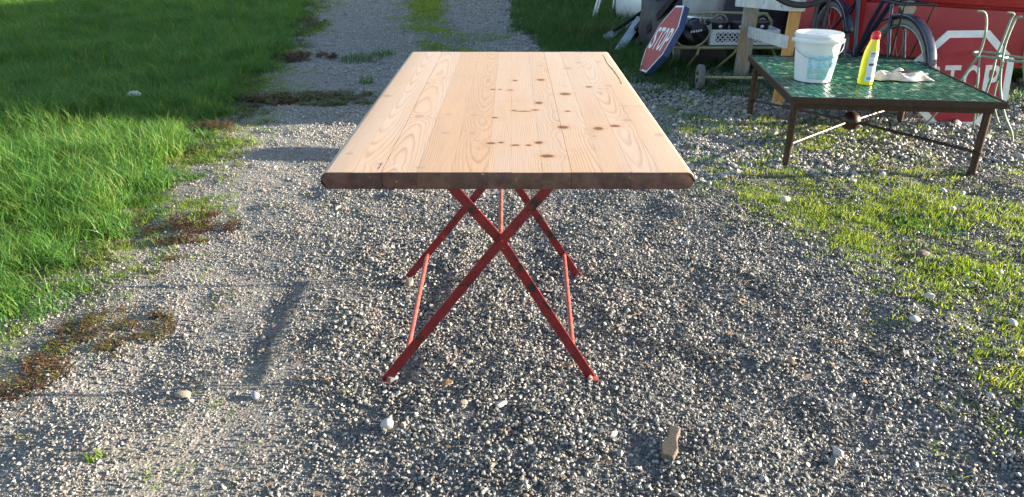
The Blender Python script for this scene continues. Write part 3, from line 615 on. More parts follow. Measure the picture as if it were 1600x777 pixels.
ln_ = mth(t, 'FRACT', mth(t, 'MULTIPLY', sp.outputs[2], 15)); tx_ = mth(t, 'MULTIPLY', mth(t, 'GREATER_THAN', ln_, .55), mth(t, 'LESS_THAN', sp.outputs[0], .42)); tx_ = mth(t, 'MULTIPLY', tx_, mth(t, 'GREATER_THAN', noise(t, 150, 2), .46)); tx_ = mth(t, 'MULTIPLY', tx_, mth(t, 'LESS_THAN', sp.outputs[2], .55))
c_ = mixc(t, mth(t, 'MULTIPLY', tx_, .6), c_, (.10, .25, .34)); t.links.new(c_, b.inputs['Base Color']); b.inputs['Roughness'].default_value = .4; M['bucket_label'] = m
V = []; Fc = []; na, nz_ = 24, 6
for j in range(nz_+1):
    z = .020+.135*j/nz_; rr = rb+(rt-rb)*(z-.004)/(BH*.8)+.0008
    for i in range(na+1): a = R(-118+108*i/na); V.append((rr*math.cos(a), rr*math.sin(a), z))
for j in range(nz_):
    for i in range(na): a = j*(na+1)+i; Fc.append((a, a+1, a+na+2, a+na+1))
MB().add(V, Fc).build('label', M['bucket_label'], bk)

# bottle
tp = on_gt(1355, 134); tp.y += .035
bo = thing('bottle', 'yellow cleaner bottle with red cap standing on the tiled table', 'bottle', (tp.x, tp.y, GZ), R(-22))
pr = [(.040, 0), (.046, .004), (.0475, .02), (.047, .08), (.0455, .13), (.044, .165), (.040, .19), (.034, .21), (.029, .225), (.026, .238), (.024, .245)]
MB().lathe(pr, 40, sy=.66, sx=.84, shear=lambda z: .010*max(0, (z-.10)/.15)**1.4).build('body', M['yellow'], bo)
cp = MB().lathe([(.023, .244), (.0245, .247), (.024, .262), (.021, .276), (.016, .284), (.009, .287)], 30, (.010, 0, 0), sy=.8)
cp.box((.022, 0, .276), (.020, .022, .012), Matrix.Rotation(R(20), 3, 'Y'), .003); cp.build('cap', M['cap_red'], bo)
m, t, b = nm('bottle_label'); tc = N(t, 'ShaderNodeTexCoord'); sp = N(t, 'ShaderNodeSeparateXYZ'); t.links.new(tc.outputs['Generated'], sp.inputs[0])
c_ = ramp(t, sp.outputs[2], [(0, (.72, .74, .78)), (.06, (.20, .34, .70)), (.15, (.74, .76, .8)), (.52, (.06, .07, .16)), (.60, (.74, .76, .8)), (.80, (.45, .48, .5)), (.9, (.12, .34, .22)), (.95, (.72, .74, .78))], 'CONSTANT').outputs[0]
lx = mth(t, 'MULTIPLY', mth(t, 'GREATER_THAN', sp.outputs[0], .18), mth(t, 'LESS_THAN', sp.outputs[0], .72)); c_ = mixc(t, lx, (.74, .76, .79), c_)
t.links.new(c_, b.inputs['Base Color']); b.inputs['Roughness'].default_value = .35; M['bottle_label'] = m
V = []; Fc = []
zs_ = [.02+.165*j/8 for j in range(9)]
for z in zs_:
    rr = np.interp(z, [p[1] for p in pr], [p[0] for p in pr])+.0007; sh = .010*max(0, (z-.10)/.15)**1.4
    for i in range(17): a = R(-100+88*i/16); V.append((rr*.84*math.cos(a)+sh, rr*.66*math.sin(a)-.0003, z))
for j in range(8):
    for i in range(16): a = j*17+i; Fc.append((a, a+1, a+18, a+17))
MB().add(V, Fc).build('label', M['bottle_label'], bo)

# rag and brush
rp = on_gt(1408, 125); r = np.random.default_rng(3)
rag = thing('rag', 'crumpled pale rag stained brown beside the yellow bottle', 'rag', (rp.x, rp.y+.02, GZ), R(-8))
V = []; Fc = []; A, B = 34, 22
for j in range(B+1):
    for i in range(A+1):
        u, v = i/A, j/B; x = (u-.5)*.30+(.02*math.sin(7*v+2)); y = (v-.5)*.15+.018*math.sin(9*u)+.02*(u-.5)
        e = min(u, 1-u, v, 1-v)*6; e = min(1, e)
        z = .004+.034*e*(float(vnoise(u*2.2, v*1.2, 3.0, 8))*1.1+.5*abs(math.sin(8*u+5*v+3*float(vnoise(u, v, 4, 9)))))
        V.append((x, y, z))
for j in range(B):
    for i in range(A): a = j*(A+1)+i; Fc.append((a, a+1, a+A+2, a+A+1))
o = MB().add(V, Fc).build('cloth', M['cloth'], rag, True, 180); sd = o.modifiers.new('s', 'SOLIDIFY'); sd.thickness = .003; sd.offset = 1
br = thing('brush', 'brown wooden brush handle lying on the pale rag', 'brush', (rp.x+.045, rp.y+.02, GZ+.034), R(-14))
MB().tube([(-.06, 0, .002), (-.02, 0, .004), (.03, 0, .003), (.075, 0, 0)], [.006, .011, .010, .006], 12).build('handle', M['brown_cloth'], br)
MB().box((.088, 0, 0), (.028, .018, .008), None, .003).build('bristles', M['cloth'], br)

# ------------------------------------------------------------------ stop signs
fcurve = {}
def letter_mesh(ch):
    cu = bpy.data.curves.new('letter', 'FONT'); cu.body = ch; cu.size = 1; cu.extrude = .004; cu.offset = .012; cu.align_x = 'CENTER'
    o = bpy.data.objects.new('tmp', cu); COL.objects.link(o); dg = bpy.context.evaluated_depsgraph_get(); dg.update()
    me = bpy.data.meshes.new_from_object(o.evaluated_get(dg)); bpy.data.objects.remove(o); return me
def stop_sign(label, cen, right, up, S, th, border, loc_back, txt_w, txt_h, back_mat):
    right, up = Vector(right).normalized(), Vector(up); up = (up-right*right.dot(Vector(up))).normalized(); nrm = right.cross(up)
    root = thing('stop_sign', label, 'sign', cen); mx = axes(right, up, nrm)
    root.rotation_euler = mx.to_euler()
    def octo(h): k = h*math.tan(R(22.5)); return [(-k, -h), (k, -h), (h, -k), (h, k), (k, h), (-k, h), (-h, k), (-h, -k)]
    ex, ey, ez = (1, 0, 0), (0, 1, 0), (0, 0, 1); h = S/2
    MB().prism(octo(h), (0, 0, -th), ex, ey, ez, th-.001).build('backing', back_mat, root, False)
    MB().prism(octo(h-.002), (0, 0, -.001), ex, ey, ez, .002).build('border', M['sign_white'], root, False)
    MB().prism(octo(h-border), (0, 0, .001), ex, ey, ez, .0015).build('panel', M['sign_red'], root, False)
    n = 4
    for i, ch in enumerate('STOP'):
        me = letter_mesh(ch); xs_ = [v.co.x for v in me.vertices]; ys_ = [v.co.y for v in me.vertices]
        cw, chh = max(xs_)-min(xs_), max(ys_)-min(ys_); mxx, mny = (max(xs_)+min(xs_))/2, min(ys_); lw = txt_w/4*.80
        for v in me.vertices: v.co = Vector(((v.co.x-mxx)/cw*lw+(i-1.5)*txt_w/4, ((v.co.y-mny)/chh-.5)*txt_h, .0025+(v.co.z+.004)*.15))
        me.materials.clear(); me.materials.append(M['sign_white']); link('letter', me, root)
    return root
# leaning thick sign by the bench
s1 = stop_sign('thick blue-edged STOP sign leaning sideways against the bench', PY(1033, 61, 6.3), (.016, -.29, .03), (.141, .035, .26), .60, .05, .018, 0, .53, .20, M['sign_blue'])
# sign standing behind the mosaic table
s2c = PY(1503, 121, 4.77)
s2 = stop_sign('flat white-bordered STOP sign propped upright behind the mosaic table', s2c, (1, -.06, .02), (-.02, .14, 1), .618, .012, .044, 0, .50, .19, M['galv'])
s2.location.z = .285
bl = MB().tube([(-.03, -.285, .004), (.02, -.288, .004), (.05, -.28, .004), (.01, -.275, .004)], .006, 6).build('sticker', M['sign_blue'], s2)

# ------------------------------------------------------------------ folding garden chair frames
def wire_chair(label, base, paths, ring, extra):
    c = thing('garden_chair', label, 'chair', base)
    def loc(q): v = PY(*q)-c.location; return Vector((v.x, v.y, max(v.z, .004)))
    for nm_, rad_, pts in paths:
        p = [loc(q) for q in pts]; sm = []
        for i in range(len(p)-1):                       # smooth the bends
            p0, p1_, p2_, p3 = p[max(i-1, 0)], p[i], p[i+1], p[min(i+2, len(p)-1)]
            for k in range(5):
                u = k/5; sm.append(.5*((2*p1_)+(p2_-p0)*u+(2*p0-5*p1_+4*p2_-p3)*u*u+(3*p1_-p0-3*p2_+p3)*u**3))
        sm.append(p[-1]); MB().tube(sm, rad_, 8).build(nm_, M['chair_green'], c)
    cx, cy, cz, rx, ry = ring
    o = loc((cx, cy, cz)); MB().tube([(o.x+rx*math.cos(a), o.y+ry*math.sin(a), o.z) for a in [2*math.pi*k/32 for k in range(32)]], .008, 8, True).build('seat_ring', M['chair_green'], c)
    for nm_, a, b_ in extra: MB().tube([loc(a), loc(b_)], .006, 8).build(nm_, M['chair_green'], c)
wire_chair('pale green folding garden chair crossing in front of the propped STOP sign', (2.75, 4.5, 0), [
    ('back_post', .0075, [(1527, 18, 4.62), (1537, 19, 4.62), (1541, 27, 4.62), (1540, 50, 4.60), (1530, 84, 4.58), (1505, 120, 4.56), (1470, 168, 4.58), (1438, 204, 4.59)]),
    ('back_post', .0075, [(1574, 20, 4.74), (1584, 22, 4.74), (1579, 32, 4.74), (1566, 66, 4.72), (1556, 92, 4.70), (1549, 120, 4.68), (1536, 158, 4.70), (1520, 196, 4.74)]),
    ('leg', .0065, [(1531, 88, 4.58), (1527, 130, 4.50), (1524, 172, 4.55), (1520, 206, 4.60)])], (1547, 86, 4.64, .082, .11),
    [])
wire_chair('pale green folding garden chair standing with bent foot beside the iron table leg', (2.98, 4.4, 0), [
    ('back_post', .0075, [(1597, 27, 4.46), (1589, 28, 4.46), (1584, 36, 4.46), (1572, 66, 4.44), (1565, 100, 4.42), (1563, 140, 4.40), (1570, 180, 4.37), (1580, 205, 4.35), (1582, 222, 4.34)]),
    ('back_post', .0075, [(1634, 24, 4.60), (1625, 26, 4.60), (1620, 36, 4.60), (1606, 66, 4.58), (1600, 100, 4.56), (1604, 150, 4.54), (1612, 208, 4.50)]),
    ('leg', .0065, [(1568, 96, 4.42), (1553, 150, 4.42), (1557, 182, 4.42), (1564, 196, 4.42), (1572, 190, 4.42)])], (1585, 92, 4.50, .080, .10),
    [])

# ------------------------------------------------------------------ red truck
A0, B0 = Vector((2.38, 6.62, 0)), Vector((4.45, 4.98, 0)); fd = (B0-A0).normalized(); bd = Vector((-fd.y, fd.x, 0)); FL = (B0-A0).length
tr = thing('red_van', 'red truck body with slotted vents parked behind the bicycle, unseen length added for shade', 'truck', A0, math.atan2(fd.y, fd.x))
def vanbox(name, x0, x1, y0, y1, z0, z1, mat, bev=.02, par=None): return MB().box(((x0+x1)/2, (y0+y1)/2, (z0+z1)/2), (x1-x0, y1-y0, z1-z0), None, bev).build(name, mat, par or tr)
vanbox('body', 0, FL, .05, 8.5, .42, 3.0, M['van_red'], .05)  # unseen length and height stretched to shade the yard behind
vanbox('lower_panel', .02, FL*.67, .012, .12, .22, .615, M['truck_pale'], .012)
vanbox('door_panel', .30, .62, -.004, .10, .24, 1.9, M['van_red'], .03)
MB().tube([(.27, -.01, 1.9), (.27, -.01, .32), (.285, -.01, .25), (.34, -.01, .225), (.60, -.01, .222)], .014, 8).build('door_seal', M['navy'], tr)
vanbox('step_panel', .80, FL*.66, .0, .06, .64, 1.15, M['van_red'], .015)
vanbox('window', .65, .93, .02, .06, .70, 1.2, M['dark_void'], .008)
vanbox('vent_back', FL*.675, FL-.04, .03, .09, .27, .90, M['dark_void'], .003)
for k in range(5):
    z = .335+k*.125
    MB().box(((FL*.675+FL-.04)/2, .012, z), (FL*.325-.05, .05, .068), Matrix.Rotation(R(24), 3, 'X'), .006).build('louvre', M['truck_pale'], tr)
vanbox('vent_post', FL*.665, FL*.69, -.01, .10, .24, .95, M['van_red'], .01); vanbox('corner_post', FL-.05, FL+.01, -.01, .12, .22, 1.0, M['van_red'], .012)
vanbox('chassis', .1, FL-.1, .3, 8.2, .28, .46, M['dark_void'], .01)
for wx, wy in ((.25, 1.2), (FL-.3, 1.2), (.25, 6.3), (FL-.3, 6.3)):
    wl = MB().lathe([(.14, -.11), (.34, -.11), (.38, -.07), (.38, .07), (.34, .11), (.14, .11)], 32, close=True).xf(Matrix.Translation((wx, wy, .375)) @ Matrix.Rotation(R(90), 4, 'Y')).build('wheel', M['rubber'], tr)
MB().tube([(FL-.22, .02, .24), (FL-.22, .04, -.0)], .025, 10).build('support_leg', M['van_red'], tr)

# ------------------------------------------------------------------ bicycle
def ringpts(c, r, n=40, ax='x'):
    return [Vector((c[0]+r*math.cos(a), c[1], c[2]+r*math.sin(a))) for a in [2*math.pi*k/n for k in range(n)]]
def bike_wheel(parent, c, r, tyre_mat, yaw=0, tr_=.022):
    T = Matrix.Translation(c) @ Matrix.Rotation(yaw, 4, 'Z')
    rim = MB().tube(ringpts((0, 0, 0), r-.05, 44), .011, 8, True).xf(T).build('wheel', M['chrome'], parent)
    MB().tube(ringpts((0, 0, 0), r-tr_, 48), tr_, 10, True).xf(T).build('tyre', tyre_mat, rim)
    MB().tube([(0, -.045, 0), (0, .045, 0)], .018, 12).xf(T).build('hub', M['chrome'], rim)
    sp_ = MB()
    for k in range(28):
        a = 2*math.pi*k/28; e = a+(.5 if k % 4 < 2 else -.5); s = .03 if k % 2 else -.03
        sp_.tube([(.017*math.cos(e), s, .017*math.sin(e)), ((r-.05)*math.cos(a), 0, (r-.05)*math.sin(a))], .0013, 4, caps=False)
    sp_.xf(T).build('spokes', M['chrome'], rim)
    return rim
by = thing('bicycle', 'dark blue bicycle with cream tyres and front rack by the red truck', 'bicycle', (2.60, 5.05, 0), R(-88))
WR, WB = .318, 1.06
fy = R(8)
bike_wheel(by, (0, 0, WR), WR, M['tyre_cream'], fy); bike_wheel(by, (-WB, 0, WR), WR, M['tyre_grey'])
def fender(cx, a0, a1, yaw):
    V = []; Fc = []; n = 24; prof = [(-.036, -.012), (-.028, .006), (0, .013), (.028, .006), (.036, -.012)]; T = Matrix.Translation((cx, 0, WR)) @ Matrix.Rotation(yaw, 4, 'Z')
    for k in range(n+1):
        a = R(a0+(a1-a0)*k/n)
        for w_, d_ in prof: rr = WR+.022+d_; V.append((rr*math.cos(a), w_, rr*math.sin(a)))
    for k in range(n):
        for j in range(4): q = k*5+j; Fc.append((q, q+1, q+6, q+5))
    o = MB().add(V, Fc).xf(T).build('mudguard', M['navy'], by); md = o.modifiers.new('s', 'SOLIDIFY'); md.thickness = .002
fender(0, -12, 125, fy); fender(-WB, 20, 200, 0)
head = (-.19, 0, .62); bb = (-.60, 0, .28); st = (-.72, 0, .78)
fk = MB()
for s in (-1, 1): fk.tube([(0, s*.055, WR), (-.10, s*.05, .60), (-.15, s*.035, .72)], .012, 8)
fk.tube([(-.15, -.04, .72), (-.15, .04, .72)], .014, 8); fk.tube([(-.15, 0, .70), (-.23, 0, .98)], .017, 10); fk.build('fork', M['navy'], by)
frm = MB(); frm.tube([(-.17, 0, .78), bb], .019, 10); frm.tube([(-.20, 0, .90), (-.45, 0, .55), bb], .016, 10); frm.tube([bb, st], .017, 10)
for s in (-1, 1): frm.tube([bb, (-WB, s*.06, WR)], .010, 8); frm.tube([(-.70, 0, .70), (-WB, s*.06, WR)], .009, 8)
frm.build('frame', M['navy'], by)
hb = [(-.36, -.28, 1.02), (-.24, -.26, 1.06), (-.20, -.10, 1.04), (-.22, 0, 1.0), (-.20, .10, 1.04), (-.24, .26, 1.06), (-.36, .28, 1.02)]
MB().tube(hb, .011, 8).build('handlebar', M['chrome'], by)
MB().box((-.76, 0, .86), (.26, .17, .05), None, .02).build('saddle', M['black_plastic'], by); MB().tube([st, (-.75, 0, .85)], .012, 8).build('seat_post', M['chrome'], by)
rk = MB()
for s in (-1, 1): rk.tube([(.14, s*.10, .735), (-.18, s*.10, .735)], .008, 8); rk.tube([(.13, s*.10, .735), (.0, s*.062, WR)], .005, 6)
for x in (.14, .04, -.06, -.16): rk.tube([(x, -.10, .735), (x, .10, .735)], .006, 6)
rk.build('front_rack', M['blackmetal'], by)
MB().lathe([(.02, -.04), (.045, -.02), (.05, .03), (.045, .035)], 20, (.0, 0, 0)).xf(Matrix.Translation((-.02, 0, .70)) @ Matrix.Rotation(R(90), 4, 'Y')).build('lamp', M['chrome'], by)
MB().tube([(-.56, .06, .28), (-.62, .20, .02)], .008, 8).build('stand', M['blackmetal'], by)
MB().tube(ringpts((bb[0], .05, bb[2]), .09, 28), .006, 6, True).build('chainring', M['chrome'], by)
for q in (1, -1): MB().tube([(bb[0], q*.03, bb[2]), (bb[0], q*.07, bb[2]), (bb[0]+q*.10, q*.07, bb[2]-q*.13)], .008, 6).build('crank_arm', M['chrome'], by)

# ------------------------------------------------------------------ timber trestle, hung tyre, steel stand
p1, p2 = P(1156, 124), P(1214, 166); p1.z = .0; p2.z = .0
te = thing('timber_trestle', 'rough timber trestle with mortar-stained boards behind the mosaic table', 'trestle', ((p1.x+p2.x)/2, (p1.y+p2.y)/2, 0))
def rel(o, v): return Vector(v)-o.location
def leg_at(p, wd, th, mat, topz, tilt):
    top_ = Vector((p.x+tilt, p.y, topz)); d = (p2-p1).normalized()
    return beam(rel(te, p), rel(te, top_), wd, th, d.cross(Vector((0, 0, 1))), None, .004).build('leg', mat, te, False)
leg_at(p1, .035, .118, M['grey_wood'], .82, .03); leg_at(p2, .036, .075, M['orange_wood'], .80, .035)
a, c = PY(1170, 50, p1.y-.03), PY(1229, 66, p2.y-.035); beam(rel(te, a), rel(te, c), .024, .085).build('rail', M['pale_board'], te, False)
a, c = PY(1160, 1, p1.y-.03), PY(1245, 7, p2.y-.04); d = (c-a); a -= d*.02; c += d*.03
beam(rel(te, a), rel(te, c), .10, .090).build('top_board', M['pale_board'], te, False)
ty = thing('hanging_tyre', 'black bicycle tyre hanging over the top of the timber trestle', 'rubber loop', (0, 0, 0)); yc = p2.y-.13
tc_ = PY(1252, 9, yc); ty.location = (tc_.x, yc, tc_.z+.31)
MB().tube(ringpts((0, 0, 0), .31, 56), .017, 10, True).build('casing', M['rubber'], ty)
MB().tube(ringpts((0, 0, 0), .292, 56), .006, 8, True).build('bead', M['rubber'], ty)
s_ = thing('steel_stand', 'narrow dark blue steel stand between trestle and bicycle', 'stand', (P(1243, 130).x, 5.75, 0))
for dx_ in (-.03, .05): MB().tube([(dx_-.05, 0, 0), (dx_, .02, .95)], .016, 10).build('post', M['navy'], s_)
MB().tube([(-.03, .0, .35), (.055, .0, .35)], .008, 8).build('cross_bar', M['navy'], s_); MB().tube([(-.01, .02, .90), (.06, .02, .90)], .008, 8).build('cross_bar', M['navy'], s_)
MB().tube([(-.03, .02, .93), (.10, -.10, .95), (.2, -.12, .90)], .009, 8).build('hook', M['navy'], s_)

# ------------------------------------------------------------------ cart axle with wheels
wp = P(1092, 140); ca = thing('cart_axle', 'small cart axle with dusty rubber wheels lying in grass', 'cart', (wp.x, wp.y, 0), R(-4))
for x in (0, .72):
    wl = MB().lathe([(.045, -.022), (.062, -.026), (.072, -.026), (.093, -.024), (.099, -.014), (.099, .014), (.093, .024), (.072, .026), (.062, .026), (.045, .022)], 36, close=False).xf(Matrix.Translation((x, 0, .097)) @ Matrix.Rotation(R(90), 4, 'Y')).build('wheel', M['tyre_grey'], ca)
    rm = MB().lathe([(.015, -.03), (.018, .03)], 16).xf(Matrix.Translation((x, 0, .097)) @ Matrix.Rotation(R(90), 4, 'Y')).build('hub', M['pale_iron'], wl)
    sp_ = MB()
    for k in range(5): a = k*2*math.pi/5+.4; sp_.tube([(x, .012*math.cos(a), .097+.012*math.sin(a)), (x, .06*math.cos(a), .097+.06*math.sin(a))], .007, 6)
    sp_.build('spokes', M['tyre_grey'], wl)
MB().tube([(-.03, 0, .097), (.75, 0, .097)], .012, 10).build('axle', M['bench_yellow'], ca)

# ------------------------------------------------------------------ iron bench and what lies on it
BY = 6.35; be = thing('iron_bench', 'low pale olive wrought iron bench with scrolled back', 'bench', (P(1045, 112).x, BY, 0))
def bl_(px, py, y=BY): return PY(px, py, y)-be.location
sz = bl_(1100, 75).z; x0, x1 = bl_(1048, 72).x, bl_(1222, 82).x; dp = .34
for s_y in (0, dp): MB().tube([(x0, s_y, sz), (x1, s_y, sz)], .012, 8).build('seat_rail', M['bench_yellow'], be)
for x in (x0, x1): MB().tube([(x, 0, sz), (x, dp, sz)], .012, 8).build('seat_end', M['bench_yellow'], be)
for k in range(1, 5): MB().tube([(x0, dp*k/5, sz), (x1, dp*k/5, sz)], .005, 6).build('seat_slat', M['bench_yellow'], be)
tz = bl_(1100, 30).z
MB().tube([(x0, dp+.02, sz), (x0, dp+.03, tz-.06), (x0+.05, dp+.03, tz), ((x0+x1)/2, dp+.03, tz+.01), (x1-.05, dp+.03, tz), (x1, dp+.03, tz-.06), (x1, dp+.02, sz)], .011, 8).build('back_frame', M['bench_yellow'], be)
def scroll(cx, cz, r0, dirn, y, turns=1.6, st=0):
    pts = []
    for k in range(40): u = k/39; a = st+dirn*u*turns*2*math.pi; rr = r0*(1-.78*u); pts.append((cx+rr*math.cos(a), y, cz+rr*math.sin(a)))
    MB().tube(pts, .0065, 7).build('scroll', M['bench_yellow'], be)
zc_ = (sz+tz)/2+.045; L_ = x1-x0
for cx, dr, s0 in ((.40, 1, R(30)), (.525, -1, R(150)), (.80, 1, R(30)), (.92, -1, R(150))): scroll(x0+L_*cx, zc_, .072, dr, dp+.03, 1.6, s0)
arc = [(x0+.16+.16*math.cos(a), -.005, sz+.155+.15*math.sin(a)) for a in [R(200+k*7) for k in range(26)]]; MB().tube(arc, .008, 8).build('scroll', M['bench_yellow'], be)
for px_t, px_b, y_ in ((1050, 1043, 0), (1152, 1112, .0), (1092, 1068, .0), (1218, 1222, dp)):
    top_ = bl_(px_t, 76); bot = P(px_b, 112)-be.location; MB().tube([(top_.x, y_, sz), ((top_.x*.75+bot.x*.25), y_-.03, sz*.82), (bot.x, bot.y, g1(P(px_b, 112).x, P(px_b, 112).y)-.005)], .0105, 8).build('leg', M['bench_yellow'], be)
MB().tube([(x0+.02, dp, sz), (x0, dp+.05, 0)], .0105, 8).build('leg', M['bench_yellow'], be)
# crate with lattice sides
cl = PY(1108, 72, BY+.06); cr_w, cr_d, cr_h = .58, .26, .125
ct = thing('plastic_crate', 'white plastic crate with lattice sides on the bench', 'crate', (cl.x, BY+.05, sz+.014))
MB().box((cr_w/2, cr_d/2, .004), (cr_w, cr_d, .008), None, .002).build('base', M['crate'], ct, False)
def lattice(o, ux, L, name):
    ux = Vector(ux); o = Vector(o); mb = MB(); nn_ = ux.cross(Vector((0, 0, 1)))
    mb.box(o+ux*L/2+Vector((0, 0, .016)), (L, .006, .018), axes(ux, -nn_, Vector((0, 0, 1))), .001); mb.box(o+ux*L/2+Vector((0, 0, cr_h-.010)), (L, .009, .024), axes(ux, -nn_, Vector((0, 0, 1))), .001)
    pad = .045 if L > .4 else .03
    for e in (pad/2, L-pad/2): mb.box(o+ux*e+Vector((0, 0, cr_h/2)), (pad, .0065, cr_h-.004), axes(ux, -nn_, Vector((0, 0, 1))), .001)
    z0_, z1_ = .024, cr_h-.02; H = z1_-z0_; st_ = .040; k = pad-H
    while k < L-pad:
        for s in (1, -1):
            a0_, a1_ = k, k+H; za, zb = (z0_, z1_) if s > 0 else (z1_, z0_)
            u0, u1 = max(0, (pad-a0_)/H), min(1, (L-pad-a0_)/H)
            if u1 > u0: mb.tube([o+ux*(a0_+H*u0)+Vector((0, 0, za+(zb-za)*u0)), o+ux*(a0_+H*u1)+Vector((0, 0, za+(zb-za)*u1))], 0, w=(.0085, .004), up=nn_)
        k += st_
    mb.build(name, M['crate'], ct, False)
lattice((0, 0, 0), (1, 0, 0), cr_w, 'side'); lattice((0, cr_d, 0), (1, 0, 0), cr_w, 'side'); lattice((0, 0, 0), (0, 1, 0), cr_d, 'side'); lattice((cr_w, 0, 0), (0, 1, 0), cr_d, 'side')
# black tubs in the crate
for k, (dx_, sc_) in enumerate(((.10, 1), (.27, 1.05), (.45, .95))):
    tb = thing('black_tub', ['black tub with grey knob in the crate, next to the black bag', 'widest black tub with grey knob, between two others in the crate', 'black tub with grey knob in the crate, below the trestle board'][k], 'tub', (cl.x+dx_, BY+.05+.13, sz+.024))
    MB().lathe([(.05*sc_, 0), (.066*sc_, .02), (.075*sc_, .15), (.080*sc_, .155), (.080*sc_, .168), (.06*sc_, .176), (.02, .178)], 28).build('shell', M['black_plastic'], tb)
    MB().lathe([(.012, 0), (.016, .004), (.016, .012), (.010, .015)], 16).xf(Matrix.Translation((-.01, -.075*sc_, .135)) @ Matrix.Rotation(R(90), 4, 'X')).build('knob', M['wire'], tb)
# black bag
bpz = PY(1082, 70, BY+.10); r = np.random.default_rng(9)
bag = thing('black_bag', 'slumped black bag with pale print on the bench behind the scroll', 'bag', (bpz.x, BY+.15, sz+.012))
bm = bmesh.new(); bmesh.ops.create_icosphere(bm, subdivisions=4, radius=1)
for v in bm.verts:
    p = v.co.copy(); q = float(vnoise(p.x*1.3+p.z, p.y*1.3-p.z*.7, 2.2, 3))-.5; p *= 1+.35*q; p.z = max(p.z, -.75); v.co = Vector((p.x*.150, p.y*.12, (p.z+.75)*.115))
me = bpy.data.meshes.new('body'); bm.to_mesh(me); bm.free(); me.polygons.foreach_set('use_smooth', [True]*len(me.polygons)); me.materials.append(M['black_plastic']); link('body', me, bag)
pr_ = MB()
for k in range(5): pr_.box((-.035+k*.020, -.1265+abs(k-2)*.003, .115+.003*k), (.012, .004, .018), Matrix.Rotation(R(12), 3, 'Z'), .001)
pr_.build('print', M['litter'], bag, False)
MB().tube([(-.05, -.02, .18), (-.02, -.04, .215), (.03, -.04, .21), (.05, -.01, .17)], .006, 8).build('strap', M['black_plastic'], bag)
# zinc tub behind the bench
zp = PY(1095, 26, 6.95)
zt_ = thing('zinc_tub', 'large galvanised steel tub standing behind the bench', 'tub', (zp.x+.02, 6.98, 0))
MB().box((0, 0, (zp.z-.02)/2), (.42, .36, zp.z-.02), None, .01).build('plinth', M['tarp'], zt_, False)
MB().lathe([(.165, zp.z-.018), (.172, zp.z-.012), (.176, zp.z), (.172, zp.z+.012), (.176, zp.z+.02), (.20, zp.z+.22), (.206, zp.z+.225), (.206, zp.z+.24), (.198, zp.z+.238), (.17, zp.z+.02)], 44).build('shell', M['galv'], zt_)
# tarpaulin heap
def heap(name, label, cat, cen, dims, mat, seed, sub=4, amp=.5, f=1.6):
    bm = bmesh.new(); bmesh.ops.create_icosphere(bm, subdivisions=sub, radius=1)
    for v in bm.verts:
        p = v.co.copy(); q = float(vnoise(p.x*1.4+p.z*.8, p.y*1.4-p.z*.6, f, seed))+.4*float(vnoise(p.x+p.z, p.y-p.z, f*3.3, seed+1))-.7; p *= 1+amp*q
        v.co = Vector((p.x*dims[0], p.y*dims[1], max(0, p.z)*dims[2]-.01))
    me = bpy.data.meshes.new(name); bm.to_mesh(me); bm.free(); me.polygons.foreach_set('use_smooth', [True]*len(me.polygons)); me.materials.append(mat)
    o = link(name, me); o.location = cen; return tag(o, label, cat)
heap('tarpaulin_heap', 'dark tarpaulin heaped over stores behind the iron bench', 'tarpaulin', (2.45, 7.75, 0), (1.05, .5, 1.3), M['tarp'], 3)
heap('plastic_sheet', 'crumpled shiny plastic sheeting between timbers and zinc tub', 'plastic sheet', (PY(1034, 40, 8.7).x, 8.7, 0), (.22, .22, .62), M['film'], 13, 5, .6, 2.2)
mb = thing('rod_rack', 'dark metal rods standing upright behind the bench end', 'rods', (PY(1190, 30, 7.0).x, 7.0, 0))
for dx_, tl in ((-.06, .03), (0, -.02), (.05, .05), (.10, -.03)): MB().tube([(dx_, 0, 0), (dx_+tl, .05, .85)], .007, 8).build('rod', M['blackmetal'], mb)
MB().tube([(-.08, .015, .40), (.13, .015, .42)], .006, 8).build('tie', M['blackmetal'], mb)
# timbers and profiles
def timber(label, p, q, wd, th, mat, name='timber', cat='timber', up=(0, 0, 1), group=None):
    p, q = Vector(p), Vector(q); mid = (p+q)/2; o = beam(p-mid, q-mid, wd, th, up).build(name, mat, None, False); o.location = mid; return tag(o, label, cat, group)
def gp(px, py): p = P(px, py); p.z = .012; return p
timber('pale blue-grey metal profile slanting out of the timber pile', gp(966, 82), PY(1000, 30, 8.15), .085, .03, M['blue_board'], 'metal_profile', 'profile', (0, -1, .5))
timber('shorter blue-grey metal profile lying left under dark timbers', gp(946, 64)+Vector((0, 0, .02)), PY(990, 34, 9.1), .075, .03, M['blue_board'], 'metal_profile', 'profile', (0, -1, .4))
timber('long dark timber rising from grass toward the zinc tub', gp(950, 62)+Vector((0, .1, .02)), PY(1028, 3, 8.7), .03, .04, M['dark_wood'])
timber('thick dark timber leaning beside the STOP sign edge', gp(992, 78)+Vector((0, 0, .02)), PY(1058, -8, 7.3), .06, .06, M['dark_wood'])
timber('dark timber leaning steeply under the white drum', gp(985, 70)+Vector((0, .05, .02)), PY(1040, -10, 7.5), .10, .04, M['dark_wood'])
timber('dark timber lying flat in grass at the pile foot', gp(945, 60), gp(1010, 52)+Vector((0, 0, .05)), .07, .05, M['dark_wood'])
